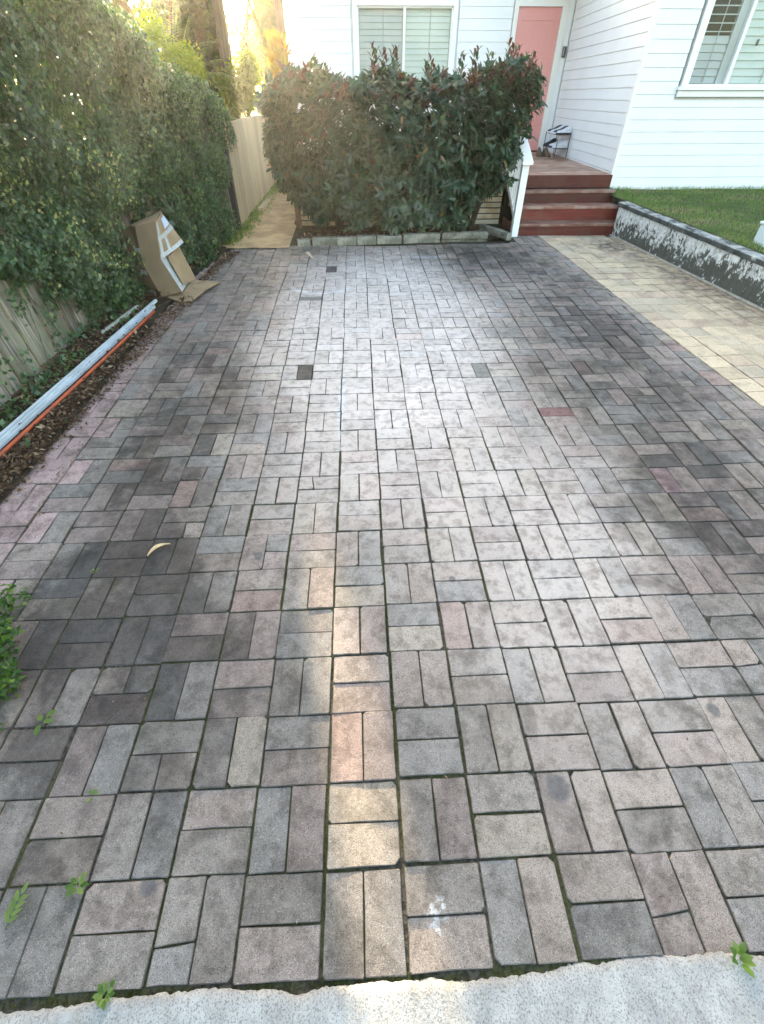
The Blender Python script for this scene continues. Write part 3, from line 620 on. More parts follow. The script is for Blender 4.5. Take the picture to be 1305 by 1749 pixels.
for q in L:
    yb_ = max(ya-q+.006, 1.6)
    m = MB(); dz = random.gauss(0, .003); m.prism([(.018, -.052), (.018, -.006), (.010, 0), (-.128, 0), (-.135, -.01), (-.135, -.052)], (xw(ya), ya, wt(ya)+dz), (xw(yb_), yb_, wt(yb_)+dz)); m.build('coping_block', M['coping'], rw, .006)
    ya -= q
    if ya < 1.7: break
fix(rw)
mt = thing('utility_box', (4.28, 5.28, lz(4.3, 5.3)), 'pale blue-white plastic box standing on the lawn behind the retaining wall', 'box')
m = MB(); m.box(4.21, 4.45, 5.2, 5.42, lz(4.3, 5.3)-.02, lz(4.3, 5.3)+.17); m.build('box_body', M['meter'], mt, .012)
m = MB(); m.box(4.198, 4.462, 5.188, 5.432, lz(4.3, 5.3)+.171, lz(4.3, 5.3)+.20); m.build('box_lid', M['meter'], mt, .01); fix(mt)

# edging blocks in front of the bed: each stands on its own
EB = [(-.90, -.73, 6.93, .085, 'mossy concrete edging block leaning at the left end of the garden bed'), (-.70, -.37, 7.0, .09, 'first straight edging block right of the leaning one'), (-.365, -.105, 7.01, .085, 'second straight edging block, under the shrub trunk'),
      (-.095, .165, 7.03, .095, 'third straight edging block, short and mossy'), (.175, .515, 7.05, .09, 'fourth edging block at the middle of the bed'), (.535, 1.05, 7.09, .10, 'long edging block left of the last one'), (1.075, 1.72, 7.13, .105, 'longest edging block at the right end of the bed near the stairs')]
for i, (a, b, y, h, lab) in enumerate(EB):
    m = MB(); z = gz(y)
    m.box(a-(a+b)/2, b-(a+b)/2, -.05, .05, -.01, h); o = m.build('edging_block', M['edge'], None, .008); o.location = ((a+b)/2, y+.05, z); o.rotation_euler = (R(random.uniform(-2, 2)), R(random.uniform(-1, 1)), R(3.2+random.uniform(-1.5, 1.5)) if i else R(14))
    tag(o, lab, 'edging block', 'concrete edging blocks of the garden bed')
m = MB(); m.box(-.35, .35, -.04, .04, 0, .09); o = m.build('edging_block', M['edge'], None, .008); o.location = (1.88, 7.42, gz(7.4)); o.rotation_euler = (0, 0, R(112)); tag(o, 'edging block running back diagonally towards the slatted screen', 'edging block', 'concrete edging blocks of the garden bed')

# shoe rack and shoes on the porch
sr = thing('shoe_rack', (3.82, 10.95, DZ), 'small black wire shoe rack against the porch wall by the pink door', 'shoe rack')
for z in (.14, .34):
    m = MB()
    for y in np.linspace(10.62, 11.34, 2): m.tube([(3.64, y, DZ+z), (3.86, y, DZ+z)], .006, 5)
    for x in np.linspace(3.64, 3.86, 5): m.tube([(x, 10.62, DZ+z), (x, 11.34, DZ+z)], .005, 5)
    m.build('shelf', M['black'], sr)
for x in (3.64, 3.86):
    for y in (10.62, 11.34): m = MB(); m.tube([(x, y, DZ), (x, y, DZ+.36)], .007, 6); m.build('leg', M['black'], sr)
fix(sr)
def shoe(x, y, z, rz, mat, sole, label, L=.27, h=.10):
    t_ = thing('shoe', (x, y, z), label, 'shoe', 'shoes by the front door')
    m = MB(); n = 9; prof = [(0, .32, .9), (.1, .38, 1.0), (.25, .38, .95), (.4, .37, .75), (.55, .42, .55), (.7, .46, .42), (.85, .42, .34), (.95, .28, .25), (1, .1, .15)]
    for (u_, w_, hh) in prof:
        for k in range(8): a = math.pi*k/7; m.v.append(((u_-.5)*L, math.cos(a)*w_*.11, .02+math.sin(a)*hh*h))
    for i in range(n-1):
        for k in range(7): a = i*8+k; m.f.append((a, a+1, a+9, a+8))
    m.f.append(tuple(range(8))); m.build('upper', mat, t_, smooth=True)
    m = MB(); pts = [((u_-.5)*L*1.03, w_*.118) for u_, w_, _ in prof]; ring = pts+[(a, -b) for a, b in pts[::-1]]; b = len(ring)
    m.v = [(a, c, 0) for a, c in ring]+[(a, c, .024) for a, c in ring]; m.f = [tuple(range(b))[::-1], tuple(range(b, 2*b))]+[(i, (i+1) % b, b+(i+1) % b, b+i) for i in range(b)]
    m.build('sole', sole, t_); t_.rotation_euler = (0, 0, rz)
for a in ((3.75, 10.70, DZ+.347, R(185), M['shoe_white'], M['shoe_dark'], 'white trainer at the near end of the top rack shelf'), (3.75, 10.86, DZ+.347, R(172), M['shoe_dark'], M['shoe_white'], 'dark blue trainer second along the top rack shelf'),
          (3.75, 11.03, DZ+.347, R(181), M['shoe_white'], M['shoe_white'], 'all-white trainer in the middle of the top rack shelf'), (3.75, 11.20, DZ+.347, R(176), M['shoe_dark'], M['shoe_white'], 'black-and-white trainer at the far end of the top rack shelf'),
          (3.75, 10.76, DZ+.147, R(178), M['shoe_white'], M['shoe_white'], 'white trainer at the near end of the lower rack shelf'), (3.74, 10.95, DZ+.147, R(187), M['shoe_white'], M['shoe_dark'], 'white trainer with dark sole on the lower rack shelf'),
          (3.70, 11.20, DZ+.147, R(200), M['shoe_dark'], M['shoe_dark'], 'black shoe standing at the far end of the lower rack shelf')): shoe(*a)
shoe(3.47, 11.0, DZ, R(-95), M['shoe_brown'], M['shoe_brown'], 'brown boot on the deck, nearer the pink door', .27, .13)
shoe(3.60, 10.96, DZ, R(-88), M['shoe_brown'], M['shoe_brown'], 'brown boot on the deck, nearer the shoe rack', .27, .13)

# ---------------------------------------------------------------- fence on the left
fence = thing('paling_fence', (-2.6, 4, gz(4)), 'weathered grey paling fence under the climbing hedge', 'fence')
y = 1.2
while y < 8.0:
    w_ = random.uniform(.115, .15); x = fx(y)-.02; x2 = fx(y+w_)-.02; dx = random.choice((0, 0, .018)); lean = .10 if y < 5.5 else .02
    zt = 1.45+random.uniform(-.03, .03); z0 = gz(y)+random.uniform(.0, .04); m = MB(); ang_ = math.atan2(x2-x, w_)
    m.box(-.008, .008, 0, w_-.006, 0, zt-z0); o = m.build('paling', M['paling'], fence); o.location = (x+dx, y, z0); o.rotation_euler = (R(random.uniform(-1, 1)), -lean+R(random.uniform(-.5, .5)), -ang_)
    y += w_+random.uniform(.004, .022)
m = MB()
for z in (.35, 1.25):
    m = MB()
    pts = [(fx(a)-.07-(z-.2)*(.1 if a < 5.5 else .02), a, gz(a)+z) for a in np.arange(1.2, 8.1, .4)]
    for a, b in zip(pts[:-1], pts[1:]): m.prism([(-.02, -.04), (.02, -.04), (.02, .04), (-.02, .04)], a, b)
    m.build('fence_rail', M['paling'], fence)
m = MB(); m.box(-1.90, -1.80, 7.78, 7.90, gz(7.8)-.02, 1.22); m.build('fence_gap', simple('dark_gap_strip', (.022, .022, .026), .5), fence)  # near-black strip stands in for the dark gap in the fence
fix(fence)
for o in fence.children:
    pass
bf = thing('board_fence', (-1.8, 9.5, gz(9.5)), 'tall tan timber board fence along the side passage', 'fence')
y = 7.93
while y < 13.2:
    w_ = .30; m = MB(); x, x2 = fx(y), fx(y+w_); m.box(-.012, .012, .012, w_-.012, 0, 1.50-gz(y)+random.uniform(-.01, .015)); o = m.build('fence_board', M['tanboard'], bf, .002)
    o.location = (x+.03, y, gz(y)-.01); o.rotation_euler = (0, 0, -math.atan2(x2-x, w_)); y += w_
m = MB(); m.prism([(-.06, .3), (-.03, .3), (-.03, .36), (-.06, .36)], (fx(8), 8, gz(8)), (fx(13), 13, gz(13))); m.build('fence_rail', M['tanboard'], bf)
m = MB(); m.box(-1.70, -1.62, 8.9, 10.8, gz(9.8)-.02, gz(9.8)+.05, Matrix.Translation((0, 0, 0))); m.build('base_plank', M['tanboard'], bf)
fix(bf)

# ---------------------------------------------------------------- climbing hedge over the fence
def hx(y): return np.interp(y, [0, 2.5, 4.0, 4.6, 5.0, 5.6, 6.2, 6.9, 8.2], [-2.72, -2.58, -2.46, -2.36, -2.22, -2.10, -1.98, -1.84, -1.80])
def htop(y): return np.interp(y, [0, 5.6, 6.0, 6.5, 7.0, 8.0, 8.3], [2.75, 2.6, 2.42, 2.14, 1.98, 1.72, 1.60])
def hlow(y): return np.interp(y, [0, 3.0, 3.64, 4.13, 4.7, 5.0, 6.8, 7.4, 8.2], [1.35, 1.15, .88, .50, .20, .12, .22, .55, 1.35])
hedge = thing('climbing_hedge', (-2.5, 5, gz(5)), 'thick dark green climbing hedge covering the left fence', 'hedge')
def hedge_cloud(N, dlo, dhi, seed, Lr):
    y = rng.uniform(1.8, 8.25, N); s = rng.random(N)
    zt = htop(y); zl = hlow(y); z = zl+(zt-zl)*s; P = np.stack([y*0, y, z], 1)
    bul = .10*snoise(P, 3.2, 3)+.05*snoise(P, 8, 4); depth = rng.uniform(dlo, dhi, N)
    rag = .09*snoise(P, 6, 8); z2 = z+np.where(s > .9, rag, 0)-np.where(s < .15, abs(rag)*1.6*rng.random(N), 0)
    endr = np.clip((y-7.2)/1.0, 0, 1)
    x = hx(y)+bul*(1-.6*endr)-depth-(np.clip((s-.86)/.14, 0, 1)**2)*.18; P = np.stack([x, y, np.maximum(z2, [gz(v) for v in y])], 1)
    bx = (P[:, 1] > 4.9) & (P[:, 1] < 5.85) & (P[:, 2] < 1.0); P[bx, 0] = np.minimum(P[bx, 0], np.where(P[bx, 1] < 5.5, -2.45, -2.28)-.1*rng.random(bx.sum()))
    keep = ~((P[:, 1] > 7.35) & (rng.random(N) < .5)); P = P[keep]; n_ = len(P); s = s[keep]
    nrm = unit(np.stack([np.ones(n_), np.full(n_, -.15), .35+1.2*(s > .93)], 1)+.75*rvec(n_)*.8); dd = np.stack([.25*rng.normal(size=n_), .9*rng.normal(size=n_), -.55+.8*rng.normal(size=n_)], 1)
    L = rng.uniform(*Lr, n_); clump = snoise(P, 2.3, 9); g = snoise(P, 14, 12)
    L = L*(1+.25*snoise(P, 5, 51)); tint = np.clip(.40+.20*rng.normal(size=n_)+.12*g+.12*clump, 0, .86); oddl = rng.random(n_) < .006; tint[oddl] = rng.uniform(.9, 1, oddl.sum())
    hl = (np.abs(P[:, 1]-4.7) < .75) & (snoise(P, 5.0, 21) > .15) & (P[:, 2] < 1.45) & (P[:, 2] > .55) & (rng.random(n_) < .30); tint[hl] = rng.uniform(.84, .98, hl.sum())  # golden leaf cluster; yellowish highlights painted into the tint
    return P, dd, nrm, L, tint
P, dd, nn, L, ti = hedge_cloud(72000, -.02, .10, 1, (.024, .046)); link('leaves', leaves('leaves', P, dd, nn, L, L*.72, ti), M['ivy'], hedge)['kind'] = 'stuff'
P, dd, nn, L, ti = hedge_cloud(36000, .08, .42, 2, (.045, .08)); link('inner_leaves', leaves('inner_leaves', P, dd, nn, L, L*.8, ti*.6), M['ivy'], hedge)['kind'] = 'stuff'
m = MB()
for i in range(26):
    y = random.uniform(1.8, 7.6); x = fx(y); z = gz(y); p = [(x+.02, y, z)]; a = random.uniform(-.3, .3)
    for k in range(6): z += .22; y += a*.2+random.uniform(-.06, .06); p.append((float(np.interp(y, [0, 8], [fx(y), fx(y)]))+.01-(.1*(z-.2) if y < 5.5 else 0)+random.uniform(0, .03), y, z))
    m.tube(p, [.006-.0006*k for k in range(7)], 5)
m.build('stems', M['paling'], hedge)['kind'] = 'stuff'; fix(hedge)
# strays that creep down over the palings and along the ground
N = 4200; y = rng.uniform(2.2, 5.2, N); z = hlow(y)*rng.random(N)**.5+.0; k = snoise(np.stack([y, z, z*0], 1), 7, 31) > .15; y, z = y[k], z[k]; n_ = len(y)
P = np.stack([np.array([fx(v) for v in y])+.03-.1*(z-.15)+.04*rng.random(n_), y, z+np.array([gz(v) for v in y])], 1)
me = leaves('creeper', P, np.stack([.2*rng.normal(size=n_), rng.normal(size=n_), rng.normal(size=n_)], 1), np.stack([np.ones(n_), 0*y, .3+0*y], 1)+.4*rvec(n_), rng.uniform(.03, .055, n_), rng.uniform(.02, .036, n_), np.clip(.5+.2*rng.normal(size=n_), 0, .86))
tag(link('creeper', me, M['ivy']), 'sparse creeper strands hanging over the bare palings', 'creeper', kind='stuff')
N = 3800; y = rng.uniform(.3, 6.7, N); xx = np.array([fx(v) for v in y]); lim = np.array([litter_edge(v) for v in y]); f_ = rng.beta(1.1, 2.6, N); x = xx+.02+(lim-xx)*f_; pipe = -2.47+(y-1.6)*.106; k = (snoise(np.stack([x, y, x*0], 1), 5, 33) > -.2) & ((x < pipe-.06) | ((x > pipe+.16) & (rng.random(N) < .35)))
x, y = x[k], y[k]; n_ = len(x); P = np.stack([x, y, np.array([gz(v) for v in y])+.02+.10*rng.random(n_)*(1-f_[k])], 1)
me = leaves('ground_cover', P, rvec(n_), np.stack([.3+0*x, 0*x, np.ones(n_)], 1)+.5*rvec(n_), rng.uniform(.03, .06, n_), rng.uniform(.02, .04, n_), np.clip(.5+.2*rng.normal(size=n_), 0, .9))
tag(link('ground_cover', me, M['ivy']), 'low dark green ground cover growing on the soil at the foot of the fence', 'ground cover', kind='stuff')

# ---------------------------------------------------------------- the big shrub in front of the porch
shrub = thing('shrub', (.45, 7.65, gz(7.65)+.05), 'wide clipped dark green shrub with reddish new leaves in front of the porch', 'shrub')
def bush_pts(N):
    out = []
    while len(out) < N:
        x, y, z = random.uniform(-1.4, 2.3), random.uniform(7.12, 8.12), random.uniform(.36, 2.12)
        top = np.interp(x, [-1.35, -1.1, -.8, -.55, -.3, 0, .25, .45, .7, .95, 1.2, 1.5, 1.75, 1.95, 2.15], [1.62, 1.86, 1.94, 2.02, 1.88, 1.86, 1.98, 1.95, 1.84, 1.93, 1.88, 1.97, 2.0, 2.03, 1.92])
        lft = np.interp(z, [.3, .6, .9, 1.1, 1.35, 1.7, 2.0], [-.72, -.95, -1.06, -1.16, -1.20, -1.25, -.9]); rgt = np.interp(z, [.3, .55, .75, .95, 1.3, 1.6, 1.85, 2.1], [1.55, 1.68, 1.88, 1.98, 2.08, 2.16, 2.20, 2.10])
        low = np.interp(x, [-1.3, -.7, -.3, .1, .5, .95, 1.15, 1.5, 2.0], [.90, .52, .44, .50, .36, .46, .28, .60, 1.0])+.05*math.sin(x*13)
        yc = 7.62; ry = .50-.12*abs((x-.45)/1.8)**3
        if z > top or z < low or x < lft or x > rgt: continue
        q = abs(y-yc)/ry
        e = max(q, (z-1.25)/(top-1.25) if z > 1.25 else (1.25-z)/(1.25-low)*.9, (x-.4)/(rgt-.4) if x > .4 else (.4-x)/(.4-lft))
        if e > 1 or random.random() > e**2+.12: continue
        out.append((x, y, z, e, (z-low)/(top-low)))
    return np.array(out)
B = bush_pts(2700)            # leaf whorls: each twig end carries a rosette of long leaves
bc = np.array([.4, 7.62, 1.15]); VP, VD, VN, VL, VT = [], [], [], [], []
twig = MB()
for (x, y, z, e, h) in B:
    p = np.array([x, y, z]); out_ = unit(((p-bc)*np.array([.5, 1.2, .8]))[None])[0]; axis = unit((out_+np.array([0, -.1, .55])+.35*rng.normal(size=3))[None])[0]
    nl = random.randint(7, 10); red = (h > .84 and random.random() < .22) or random.random() < .006; droop = 0 if h > .5 else .5*(1-h*2)
    a = unit(np.cross(axis, rng.normal(size=3))[None])[0]; b = np.cross(axis, a)
    for k in range(nl):
        th = k*2.4+random.uniform(-.3, .3); op = random.uniform(.35, .8) if red else random.uniform(.7, 1.35); rad = a*math.cos(th)+b*math.sin(th)
        d = axis*math.cos(op)+rad*math.sin(op); d = d+np.array([0, 0, -droop]); 
        VP.append(p+axis*random.uniform(-.05, .03)); VD.append(d); VN.append(axis*math.sin(op)-rad*math.cos(op)+.2*rng.normal(size=3)); VL.append(random.uniform(.08, .14)*(1 if not red else .85))
        VT.append(random.uniform(.82, .96) if red else (random.uniform(.97, 1) if random.random() < .012 else min(.77, max(0, random.gauss(.40, .15)))))
for x, h in [(.18, .30), (.30, .24), (.42, .28), (-.55, .20), (-.4, .14), (.82, .18), (.9, .13), (1.25, .2), (1.4, .26), (1.55, .22), (1.78, .30), (1.9, .26), (2.0, .18), (2.1, .2), (-.9, .16), (-1.1, .12)]:      # taller shoots that stick out of the top
    z0 = np.interp(x, [-1.3, 2.2], [1.84, 1.90]); y0 = random.uniform(7.45, 7.75); 
    for k in range(int(h*85)):
        s_ = k/(h*85); p = np.array([x+.03*math.sin(k), y0+.03*math.cos(k*2), z0+h*1.05*s_]); th = k*2.4; op = random.uniform(.3, .75); d = np.array([math.cos(th)*math.sin(op), math.sin(th)*math.sin(op), math.cos(op)])
        VP.append(p); VD.append(d); VN.append(np.array([-math.cos(th), -math.sin(th), .3])); VL.append(random.uniform(.07, .11)); VT.append(random.uniform(.80, .95) if random.random() < .6 else random.uniform(.5, .77))
VP, VD, VN, VL, VT = map(np.array, (VP, VD, VN, VL, VT)); VN = VN/np.linalg.norm(VN, axis=1, keepdims=True)
ordr = np.argsort(np.linalg.norm(VP-np.array([-.07, -.07, 1.75]), axis=1)-.25*VL/.1); big, rest = ordr[:300], ordr[300:]
link('foliage', leaves('foliage', VP[rest], VD[rest], VN[rest], VL[rest], VL[rest]*.38, VT[rest], LEAF8), M['shrub'], shrub)['kind'] = 'stuff'
TM = [leaves('leaf', np.zeros((1, 3)), np.array([[1., 0, 0]]), np.array([[0, 0, 1.]]), 1., .34, np.array([tt]), LEAF8) for tt in (.15, .3, .42, .55, .7, .86, .93)]
for me in TM: me.materials.append(M['shrub'])
tv = np.array([.15, .3, .42, .55, .7, .86, .93])
for i in big:
    d = unit(VD[i][None])[0]; s = unit(np.cross(VN[i], d)[None])[0]; n = np.cross(d, s)
    o = bpy.data.objects.new('leaf', TM[int(np.argmin(abs(tv-VT[i])))]); COL.objects.link(o); o.parent = shrub; Lf = VL[i]
    o.matrix_basis = Matrix(((d[0]*Lf, s[0]*Lf, n[0]*Lf, VP[i][0]), (d[1]*Lf, s[1]*Lf, n[1]*Lf, VP[i][1]), (d[2]*Lf, s[2]*Lf, n[2]*Lf, VP[i][2]), (0, 0, 0, 1)))
for bx_ in (-.35, .05, .55, 1.15, 1.55):
    m = MB(); base = Vector((bx_, 7.6, gz(7.6)+.03))
    for k in range(7):
        e = Vector((bx_+random.uniform(-.5, .5), 7.6+random.uniform(-.35, .3), random.uniform(1.0, 1.8))); mid = base.lerp(e, .45)+Vector((random.uniform(-.08, .08), random.uniform(-.05, .05), .02)); m.tube([base+Vector((random.uniform(-.02, .02), 0, 0)), mid, e], [.022, .014, .004], 6)
    m.build('trunk', M['stem'], shrub)
fix(shrub)

# ---------------------------------------------------------------- cardboard box
cb = thing('cardboard_box', (-2.1, 5.2, gz(5.2)), 'large crumpled cardboard carton with torn flaps leaning against the hedge', 'box')
a1, a2, a3, a4 = (-2.20, 5.10, .83), (-2.00, 5.10, .87), (-2.05, 5.10, .55), (-2.24, 5.10, .51)
a5, a6 = (-1.93, 5.10, .24), (-2.15, 5.10, .19); b1, b2, b3 = (-2.12, 5.65, .86), (-2.03, 5.65, .70), (-1.96, 5.62, .59)
c1, c2 = (-2.01, 5.60, .55), (-1.93, 5.65, .20); d1, d2 = (-2.03, 5.25, .53), (-1.95, 5.25, .27)
e1, e2, e3 = (-2.45, 5.35, .73), (-2.36, 5.35, .79), (-2.42, 5.35, .10)
m = MB(); m.quad(a4, a3, a2, a1); m.build('side_panel', M['card_shaded'], cb, solid=.006)
m = MB(); m.quad(a6, a5, a3, a4); m.build('lower_side_panel', M['card_shaded'], cb, solid=.006)
def bil(u_, v_, off=0):
    A, B_, C_, D_ = Vector(a2), Vector(a3), Vector(b1), Vector(b3); p = (A*(1-u_)+B_*u_)*(1-v_)+(C_*(1-u_)+D_*u_)*v_
    return p+Vector((.97, .1, .2))*(off+.02*math.sin(math.pi*v_))
def sheet(u0, u1, v0, v1, off, n=6, rag=0):
    m = MB()
    for i in range(n+1):
        for k in range(n+1): uu = u0+(u1-u0)*i/n; m.v.append(tuple(bil(uu+(rag*random.uniform(-1, 1) if i == n else 0), v0+(v1-v0)*k/n, off)))
    for i in range(n):
        for k in range(n): a = i*(n+1)+k; m.f.append((a, a+1, a+n+2, a+n+1))
    return m
sheet(0, 1, 0, 1, 0, 8, .03).build('upper_flap', M['card'], cb, solid=.006)
m = MB(); m.quad(a1, a2, b1, e2); m.build('top_panel', M['card'], cb, solid=.006)
m = MB(); m.quad((-2.205, 5.12, .82), (-2.245, 5.12, .51), (-2.155, 5.12, .19), e3, (-2.47, 5.35, .6), e1, e2); m.build('back_panel', M['card_shaded'], cb, solid=.006)
m = MB(); m.quad(d1, d2, c2, c1); m.build('torn_flap', M['card'], cb, solid=.006)
m = MB(); m.quad(a3, a5, (-2.0, 5.6, .2), (-2.07, 5.6, .5)); m.build('liner', M['tape'], cb, solid=.004)
m = MB(); fl = [(-2.16, 5.14, .012), (-2.0, 5.29, .02), (-1.96, 5.56, .03), (-1.63, 5.56, .008), (-1.72, 5.22, .035), (-1.81, 4.97, .010), (-1.93, 4.96, .008)]
F_ = [(x, y, gz(y)+z) for x, y, z in fl]; m.quad(F_[0], F_[6], F_[5], F_[1]); m.quad(F_[1], F_[5], F_[4], F_[2]); m.quad(F_[2], F_[4], F_[3]); m.build('ground_flap', M['card'], cb, solid=.006)
def onpl(p, q, r_, u_, v_, off=.006):
    p, q, r_ = Vector(p), Vector(q), Vector(r_); n = (q-p).cross(r_-p).normalized()
    return p+(q-p)*u_+(r_-p)*v_+n*off
def patch(P0, P1, P2, u0, u1, v0, v1, mat, name, off=.006):
    m = MB(); m.quad(onpl(P0, P1, P2, u0, v0, off), onpl(P0, P1, P2, u1, v0, off), onpl(P0, P1, P2, u1, v1, off), onpl(P0, P1, P2, u0, v1, off)); m.build(name, mat, cb, solid=.001)
# tape strips and the label on the flap facing the driveway
for (q0, q1, q2, q3, mat_, nm) in ((.08, .36, .42, .9, 'label', 'address_label'), (.42, .54, .0, 1., 'tape', 'tape'), (.90, 1.02, .0, .98, 'tape', 'tape'), (.05, .92, .02, .12, 'tape', 'tape'), (.52, .92, .28, .38, 'tape', 'tape')): sheet(q0, q1, q2, q3, .006 if nm == 'tape' else .008).build(nm, M[mat_], cb, solid=.001)
for zc in (.62, .42, .22):
    s_ = (.83-zc)/.64; m = MB(); x0 = -2.205-.03*math.sin(s_*3); m.quad((x0, 5.11, zc+.02), (x0-.09, 5.2, zc+.01), (x0-.09, 5.2, zc-.03), (x0, 5.11, zc-.02)); m.build('tape', M['tape'], cb, solid=.002)
fix(cb)

# ---------------------------------------------------------------- pipes, stick
def bar(name, p0, p1, w, h, mat, label, cat, grp=None, hollow=True):
    m = MB(); pr_ = [(-w/2, 0), (w/2, 0), (w/2, h), (w/2-.008, h), (w/2-.008, .008), (-w/2+.008, .008), (-w/2+.008, h), (-w/2, h)] if hollow else [(-w/2, 0), (w/2, 0), (w/2, h), (-w/2, h)]
    m.prism(pr_, p0, p1); return tag(m.build(name, mat), label, cat, grp)
bar('metal_channel', (-2.43, 1.6, gz(1.6)+.05), (-2.125, 4.75, gz(4.75)+.03), .045, .026, M['pipe'], 'long pale blue-white channel lying right beside the orange pipe', 'channel', 'pale lengths lying by the fence')
bar('metal_channel', (-2.478, 1.7, gz(1.7)+.05), (-2.14, 4.9, gz(4.9)+.035), .022, .024, M['pipe'], 'thinner pale length on the fence side of the wide channel', 'channel', 'pale lengths lying by the fence', False)
m = MB(); pts = [(-2.365+.32*s_, 1.55+3.0*s_, gz(1.55+3.0*s_)+.068-.01*math.sin(3.1*s_)) for s_ in np.linspace(0, 1, 9)]; m.tube(pts, .0125, 10); tag(m.build('orange_pipe', M['orange'], smooth=True), 'long thin orange pipe lying on the soil beside the paving', 'pipe')
bar('timber_batten', (-2.36, 4.10, gz(4.1)+.05), (-2.26, 4.72, gz(4.7)+.05), .022, .02, simple('pale_batten', (.40, .40, .36), .7), 'short thin pale batten on the soil behind the long channels', 'batten', None, False)

# ---------------------------------------------------------------- weeds, fallen leaves
def weed(x, y, label, n=8, L=.03, spread=.03, up=.8, name='weed'):
    P = np.zeros((n, 3)); th = np.arange(n)*2.4; d = np.stack([np.cos(th), np.sin(th), np.full(n, up)], 1); k = rng.uniform(0, spread, n); P[:, 0] = np.cos(th)*k; P[:, 1] = np.sin(th)*k; P[:, 2] = .004+rng.uniform(0, spread*.7, n)
    o = link(name, leaves(name, P, d, np.stack([-np.cos(th)*.5, -np.sin(th)*.5, np.ones(n)], 1), rng.uniform(.7, 1.1, n)*L, L*.5, rng.uniform(0, 1, n), LEAF8), M['weed']); o.location = (x, y, gz(y)+.002+und(x, y)); return tag(o, label, 'weed', 'weeds in the paving joints')
def sprig(x, y, a, L, label):
    n = 9; s_ = np.repeat(np.arange(1, n//2+2)/(n//2+1), 2)[:n]; sg = np.where(np.arange(n) % 2, 1, -1); P = np.stack([np.cos(a)*s_*L, np.sin(a)*s_*L, .006+.03*s_], 1); th = a+sg*.75; th[-1] = a
    o = link('weed', leaves('weed', P, np.stack([np.cos(th), np.sin(th), np.full(n, .35)], 1), np.tile([0, 0, 1.], (n, 1)), L*.42, L*.17, rng.uniform(.5, 1, n), LEAF8), M['weed']); o.location = (x, y, gz(y)+und(x, y)+.001); tag(o, label, 'weed', 'weeds in the paving joints')
    m = MB(); m.tube([(0, 0, 0), (math.cos(a)*L*.5, math.sin(a)*L*.5, .02), (math.cos(a)*L, math.sin(a)*L, .036)], .0012, 5); m.build('stalk', M['weed'], o)
weed(-1.67, 1.25, 'small pale weed at the left edge, furthest from the kerb', 12, .03, .04); weed(-1.30, .72, 'flat round-leaved weed in a joint near the left edge', 4, .045, .02, .1); weed(-.97, .23, 'star-shaped weed in a joint between grey pavers near the kerb', 9, .03, .015, .4)
sprig(-1.13, .14, R(70), .075, 'leafy sprig at the lower left corner of the paving'); weed(.90, -.01, 'bright little weed sprouting at the white kerb on the right', 7, .04, .01, 1.2); weed(-.80, .0, 'tuft of weed growing in the moss along the kerb', 14, .024, .014, .6); weed(-1.40, 1.44, 'tiny weed on the dark mouldy pavers', 5, .016, .01, .4)
weed(-1.02, .47, 'two-leaved seedling in a joint on the left', 4, .022, .01, .5)
N = 1000; y = .35+rng.beta(2.2, 2, N)*1.0; x = -1.30-.25*y+.04*np.sin(y*9)+.03*np.sin(y*31)-abs(rng.normal(0, .12, N)); P = np.stack([x, y, np.array([gz(v) for v in y])+.01+.06*rng.random(N)], 1)
me = leaves('weed_patch', P, rvec(N)+np.array([.4, 0, .3]), np.array([0, 0, 1.])+.5*rvec(N), rng.uniform(.02, .05, N), rng.uniform(.012, .03, N), rng.random(N)**1.5); tag(link('weed_patch', me, leafmat('weed_patch_leaf', [(0, (.03, .07, .015)), (.6, (.06, .12, .02)), (.9, (.14, .20, .04)), (1, (.22, .17, .08))], .5, .3, .4)), 'patch of green weeds spilling onto the paving at the left edge', 'weeds', kind='stuff')
# path-side weeds in the passage
N = 2600; y = rng.uniform(6.9, 12.5, N); x = np.array([fx(v) for v in y])+.03+abs(rng.normal(0, .10, N)); P = np.stack([x, y, np.array([gz(v) for v in y])+.005+.03*rng.random(N)], 1)
me = leaves('passage_weeds', P, rvec(N)+np.array([.2, 0, .8]), rvec(N), rng.uniform(.03, .07, N), rng.uniform(.008, .02, N), rng.random(N)); tag(link('passage_weeds', me, M['weed']), 'low yellow-green weeds along the foot of the tan fence', 'weeds', kind='stuff')
# moss cushions raised in the widest joints
N = 5200; cidx = rng.choice([0, 0, 0, -3, -3, -1, -2, 1, -4, -4, -6, -5, -5], N); y = np.where(cidx > -4, rng.uniform(0, 2.2, N), rng.uniform(.6, 4.4, N)); x = cidx*U+rng.normal(0, .0025, N); k = snoise(np.stack([x*3, y, x*0], 1), 3.2, 41) > -.15; x, y = x[k], y[k]
N2 = 900; xk = rng.uniform(-1.2, .4, N2); yk = -.008+rng.normal(0, .006, N2); x = np.concatenate([x, xk]); y = np.concatenate([y, yk]); n_ = len(x)
P = np.stack([x, y, np.array([gz(max(v, 0))+und(u_, v)-.007 for u_, v in zip(x, y)])], 1)
me = leaves('moss', P, rvec(n_)*.6+np.array([0, 0, 1.]), rvec(n_), rng.uniform(.004, .009, n_), .004, rng.uniform(0, .6, n_), BLADE)
tag(link('moss', me, leafmat('moss_tuft', [(0, (.035, .05, .008)), (1, (.14, .17, .02))], .9, .2, .1, (1.3, 1.3, .6))), 'moss growing in the paving joints and along the kerb', 'moss', kind='stuff')
